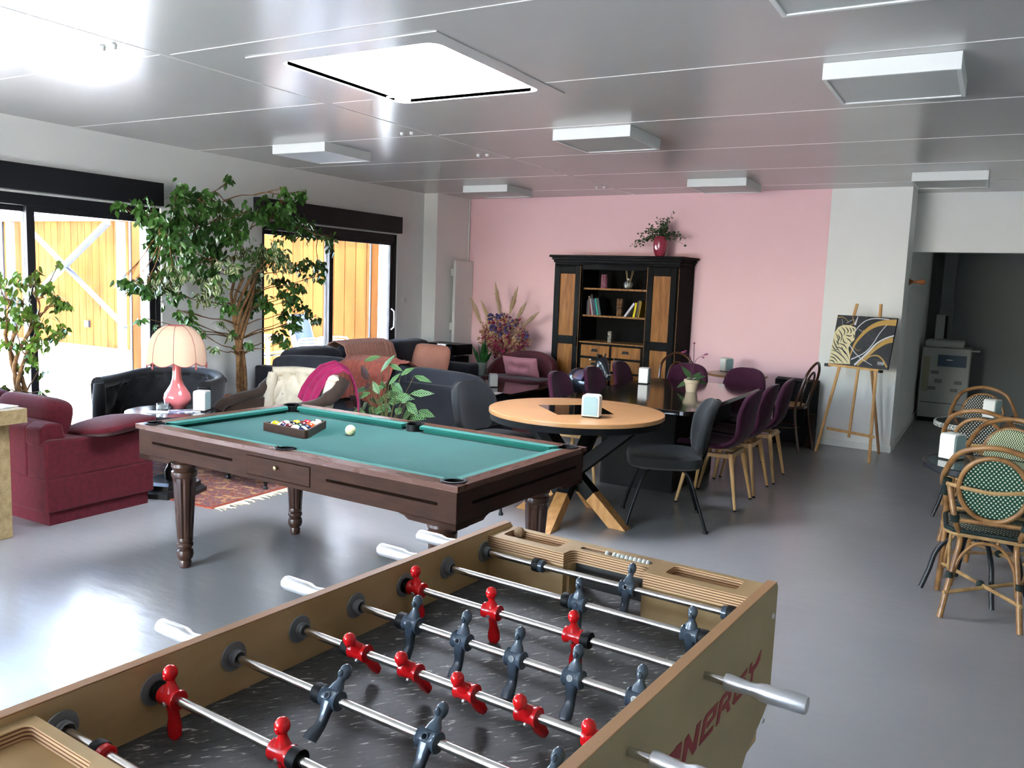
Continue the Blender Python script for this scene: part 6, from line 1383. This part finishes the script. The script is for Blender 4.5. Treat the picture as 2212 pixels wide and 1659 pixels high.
crm.add([(x, -.0006, z) for x, z in bp2]+[(ctr[0], -.0006, ctr[1])], [(i, (i+1) % nb, nb) for i in range(nb)])
for s_ in ([(335, 985), (370, 1050), (350, 1105)], [(365, 950), (410, 1010), (395, 1075)], [(400, 925), (440, 965), (430, 1010)], [(445, 920), (480, 960), (465, 990)], [(490, 925), (515, 960), (505, 990)], [(310, 1040), (345, 1110), (420, 1190)], [(290, 1150), (360, 1165), (440, 1215), (500, 1275)], [(285, 1180), (350, 1205), (400, 1240), (450, 1280)], [(278, 1215), (330, 1225), (380, 1270)], [(275, 1250), (320, 1255), (345, 1280)], [(330, 1120), (400, 1130), (470, 1180), (505, 1240)], [(380, 1085), (440, 1100), (480, 1140)], [(420, 1030), (440, 1070), (480, 1085)], [(465, 1030), (500, 1050), (530, 1075)], [(450, 1000), (500, 1010), (530, 1000)], [(520, 930), (545, 945), (540, 965)], [(540, 990), (552, 1010), (545, 1030)], [(360, 1000), (385, 1030), (375, 1060)], [(410, 1110), (440, 1160), (490, 1200)], [(340, 1060), (370, 1080), (375, 1110)], [(300, 1100), (330, 1140), (380, 1150)]):
    ribbon(blkp, s_, 11, 9, 2, True)
random.seed(5)
for _ in range(60):
    x, y = random.uniform(600, 920), random.uniform(850, 1260); ribbon(gold, [(x, y), (x+3, y+3)], 3, 3)
random.seed(11)
for m_, n_, c_ in ((gold, 'gold_strokes', 'b08d4e'), (wht, 'white_strokes', 'cfd0d6'), (crm, 'tiger_shape', 'd9cfa6'), (blkp, 'tiger_stripes', '141418')): m_.build(n_, mat(n_, c_, .45), PTn, smooth=False)
# copier in the dark back room
CP = thing('copier', 'grey office copier in the dark room beyond the opening', 'copier', (-.775, 12.25, 0))
cg = mat('copier_grey', 'a9aca9', .55); cgd = mat('copier_blue_grey', '3f5266', .4); cgl = mat('copier_label', '7b7f7c', .6)
M().box((0, 0, .06), (.56, .60, .98)).build('body', cg, CP, smooth=False, bevel=.008); M().box((.01, .03, 0), (.55, .58, .06)).build('base', darkmetal, CP, smooth=False)
M().box((.02, .02, .985), (.47, .56, 1.07)).build('scanner_lid', cg, CP, smooth=False, bevel=.02, seg=3); M().box((.44, .02, .95), (.66, .30, .965)).build('output_tray', cg, CP, smooth=False, bevel=.003)
M().box((.19, -.006, .74), (.52, .0, .89)).build('panel', cgd, CP, smooth=False); M().box((.29, -.009, .82), (.36, -.006, .835)).build('panel_light', mat('label_pale', 'd6d8da', .4), CP, smooth=False)
M().box((.02, -.008, .40), (.10, -.0, .86)).build('side_cover', mat('copier_yellowed', '9a967f', .6), CP, smooth=False); M().box((0.02, -.004, .255), (.55, 0, .262)).build('tray_gap', darkmetal, CP, smooth=False)
for x, z in ((.12, .66), (.17, .55), (.40, .54), (.10, .45), (.36, .44)): M().box((x, -.008, z-.025), (x+.09, 0, z+.02)).build('tray_grip', cgl, CP, smooth=False)
PHN = thing('wall_telephone', 'pale upright device standing on the copier', 'device', (-.61, 12.62, 1.071))
M().box((-.06, -.04, 0), (.05, .04, .33)).build('casing', cg, PHN, smooth=False, bevel=.008); M().box((.05, -.035, .02), (.085, .035, .32)).build('dark_side', darkmetal, PHN, smooth=False, bevel=.006)
HK = thing('coat_hook', 'turned wooden coat hook on the side of the white pier', 'hook', (-.82, 9.72, 1.775))
M().lathe([(0, 0), (.026, .0), (.026, .03), (.018, .045), (.012, .06), (.018, .08), (.014, .095), (.024, .12), (.027, .145), (.02, .165), (0, .17)], 18, (0, 0, 0), 'x').build('peg', wood('orange_wood', '9a5c30', '7f4924', .4), HK); M().box((0, -.035, -.035), (.02, .035, .035)).build('mount', darkmetal, HK, smooth=False)
# toy horse
HB = thing('toy_horse', 'black toy horse with handlebar and painted saddle before the cabinet drawers', 'toy horse', (-3.76, 8.27, 0), R(52))
hb = mat('horse_black', '15161a', .3, coat=.3, c2='23252b', ns=12, bump=.5, bs=30)
hm = M()
hm.loft([((0, .30, .56), .02, .03), ((0, .29, .58), .11, .05), ((0, .22, .58), .135, .10), ((0, .12, .57), .12, .12)], 18, 1, (1, 0, 0), (0, 0, 1))
hm.sph((0, .20, .56), .135, (1, 1.15, 1.1), 22, 14); hm.sph((0, .0, .55), .12, (1, 1.7, 1), 22, 14); hm.sph((0, -.18, .57), .125, (.95, 1, 1.1), 20, 14)
hm.loft([((0, -.20, .56), .10, .11), ((0, -.26, .66), .07, .09), ((0, -.295, .75), .052, .075), ((0, -.31, .82), .048, .065), ((0, -.33, .855), .03, .04)], 18, 1, (1, 0, 0), (0, .8, .6))
hm.loft([((0, -.27, .83), .035, .04), ((0, -.31, .83), .052, .058), ((0, -.37, .785), .045, .05), ((0, -.42, .72), .034, .036), ((0, -.455, .672), .032, .032), ((0, -.47, .655), .018, .018)], 18, 1, (1, 0, 0), (0, -.6, .8))
hm.build('body', hb, HB, ang=80)
for s in (-1, 1):
    M().loft([((s*.035, -.285, .86), .014, .010), ((s*.045, -.285, .89), .012, .008), ((s*.048, -.287, .915), .003, .003)], 10).build('ear', hb, HB)
    M().loft([((s*.07, -.20, .50), .045, .055), ((s*.08, -.22, .34), .028, .032), ((s*.085, -.25, .22), .022, .024), ((s*.085, -.24, .10), .018, .02), ((s*.085, -.26, .05), .026, .032)], 12).build('leg', hb, HB)
    M().loft([((s*.07, .22, .50), .055, .075), ((s*.08, .26, .34), .032, .038), ((s*.085, .30, .24), .022, .026), ((s*.085, .27, .10), .018, .02), ((s*.085, .27, .05), .026, .032)], 12).build('leg', hb, HB)
    M().tube(bez([(s*.10, -.45, .12), (s*.10, -.30, .045), (s*.10, 0, .018), (s*.10, .32, .045), (s*.10, .46, .12)], 6), .018, 8).build('rocker', bwood, HB)
M().tube([(-.13, -.30, .845), (.13, -.30, .845)], .0095, 10).build('handlebar', rub, HB)
for s in (-1, 1): M().sph((s*.135, -.30, .845), .011, n=10, m=8).build('handlebar_cap', chrome, HB)
tm_ = M(); tm_.tube(bez([(0, -.255, .885), (0, -.225, .84), (0, -.195, .75), (0, -.15, .66)], 5), [.03]*10+[.02]*6, 8, flat=.6); tm_.tube(bez([(0, .31, .60), (0, .37, .56), (0, .38, .42), (0, .36, .30)], 5), [.03]*8+[.012]*8, 8); tm_.build('mane', hb, HB)
M().tube(bez([(-.054, -.30, .80), (-.05, -.37, .80), (0, -.40, .79), (.05, -.37, .80), (.054, -.30, .80)], 5), .006, 6).tube(bez([(-.04, -.43, .70), (0, -.47, .70), (.04, -.43, .70)], 5), .007, 6).build('bridle', chrome, HB)
M().grid(lambda u, v: (math.sin((u-.5)*2.6)*.135, -.10+.22*v, .56+.125*math.cos((u-.5)*2.6)+.02*abs(v-.5)), 16, 6).build('saddle', mat('painted_saddle', '8d6a58', .35, c2='3c5aa0', ns=12), HB, solid=.015, ang=80)
M().sph((0, .31, .60), .075, (1.1, .5, 1.1), 18, 12).build('rump_plate', mat('dark_blue_gloss', '161b24', .15, coat=.6), HB)
bt = thing('pump_bottle', 'tiny white pump bottle in front of the shiny peach cushion', 'bottle', tuple(at_z(952, 812, .456)))
M().lathe([(0, 0), (.018, 0), (.02, .01), (.02, .06), (.008, .075), (.008, .085)], 16).build('bottle_body', white, bt); M().box((-.012, -.006, .085), (.012, .006, .095)).build('pump', white, bt, smooth=False)
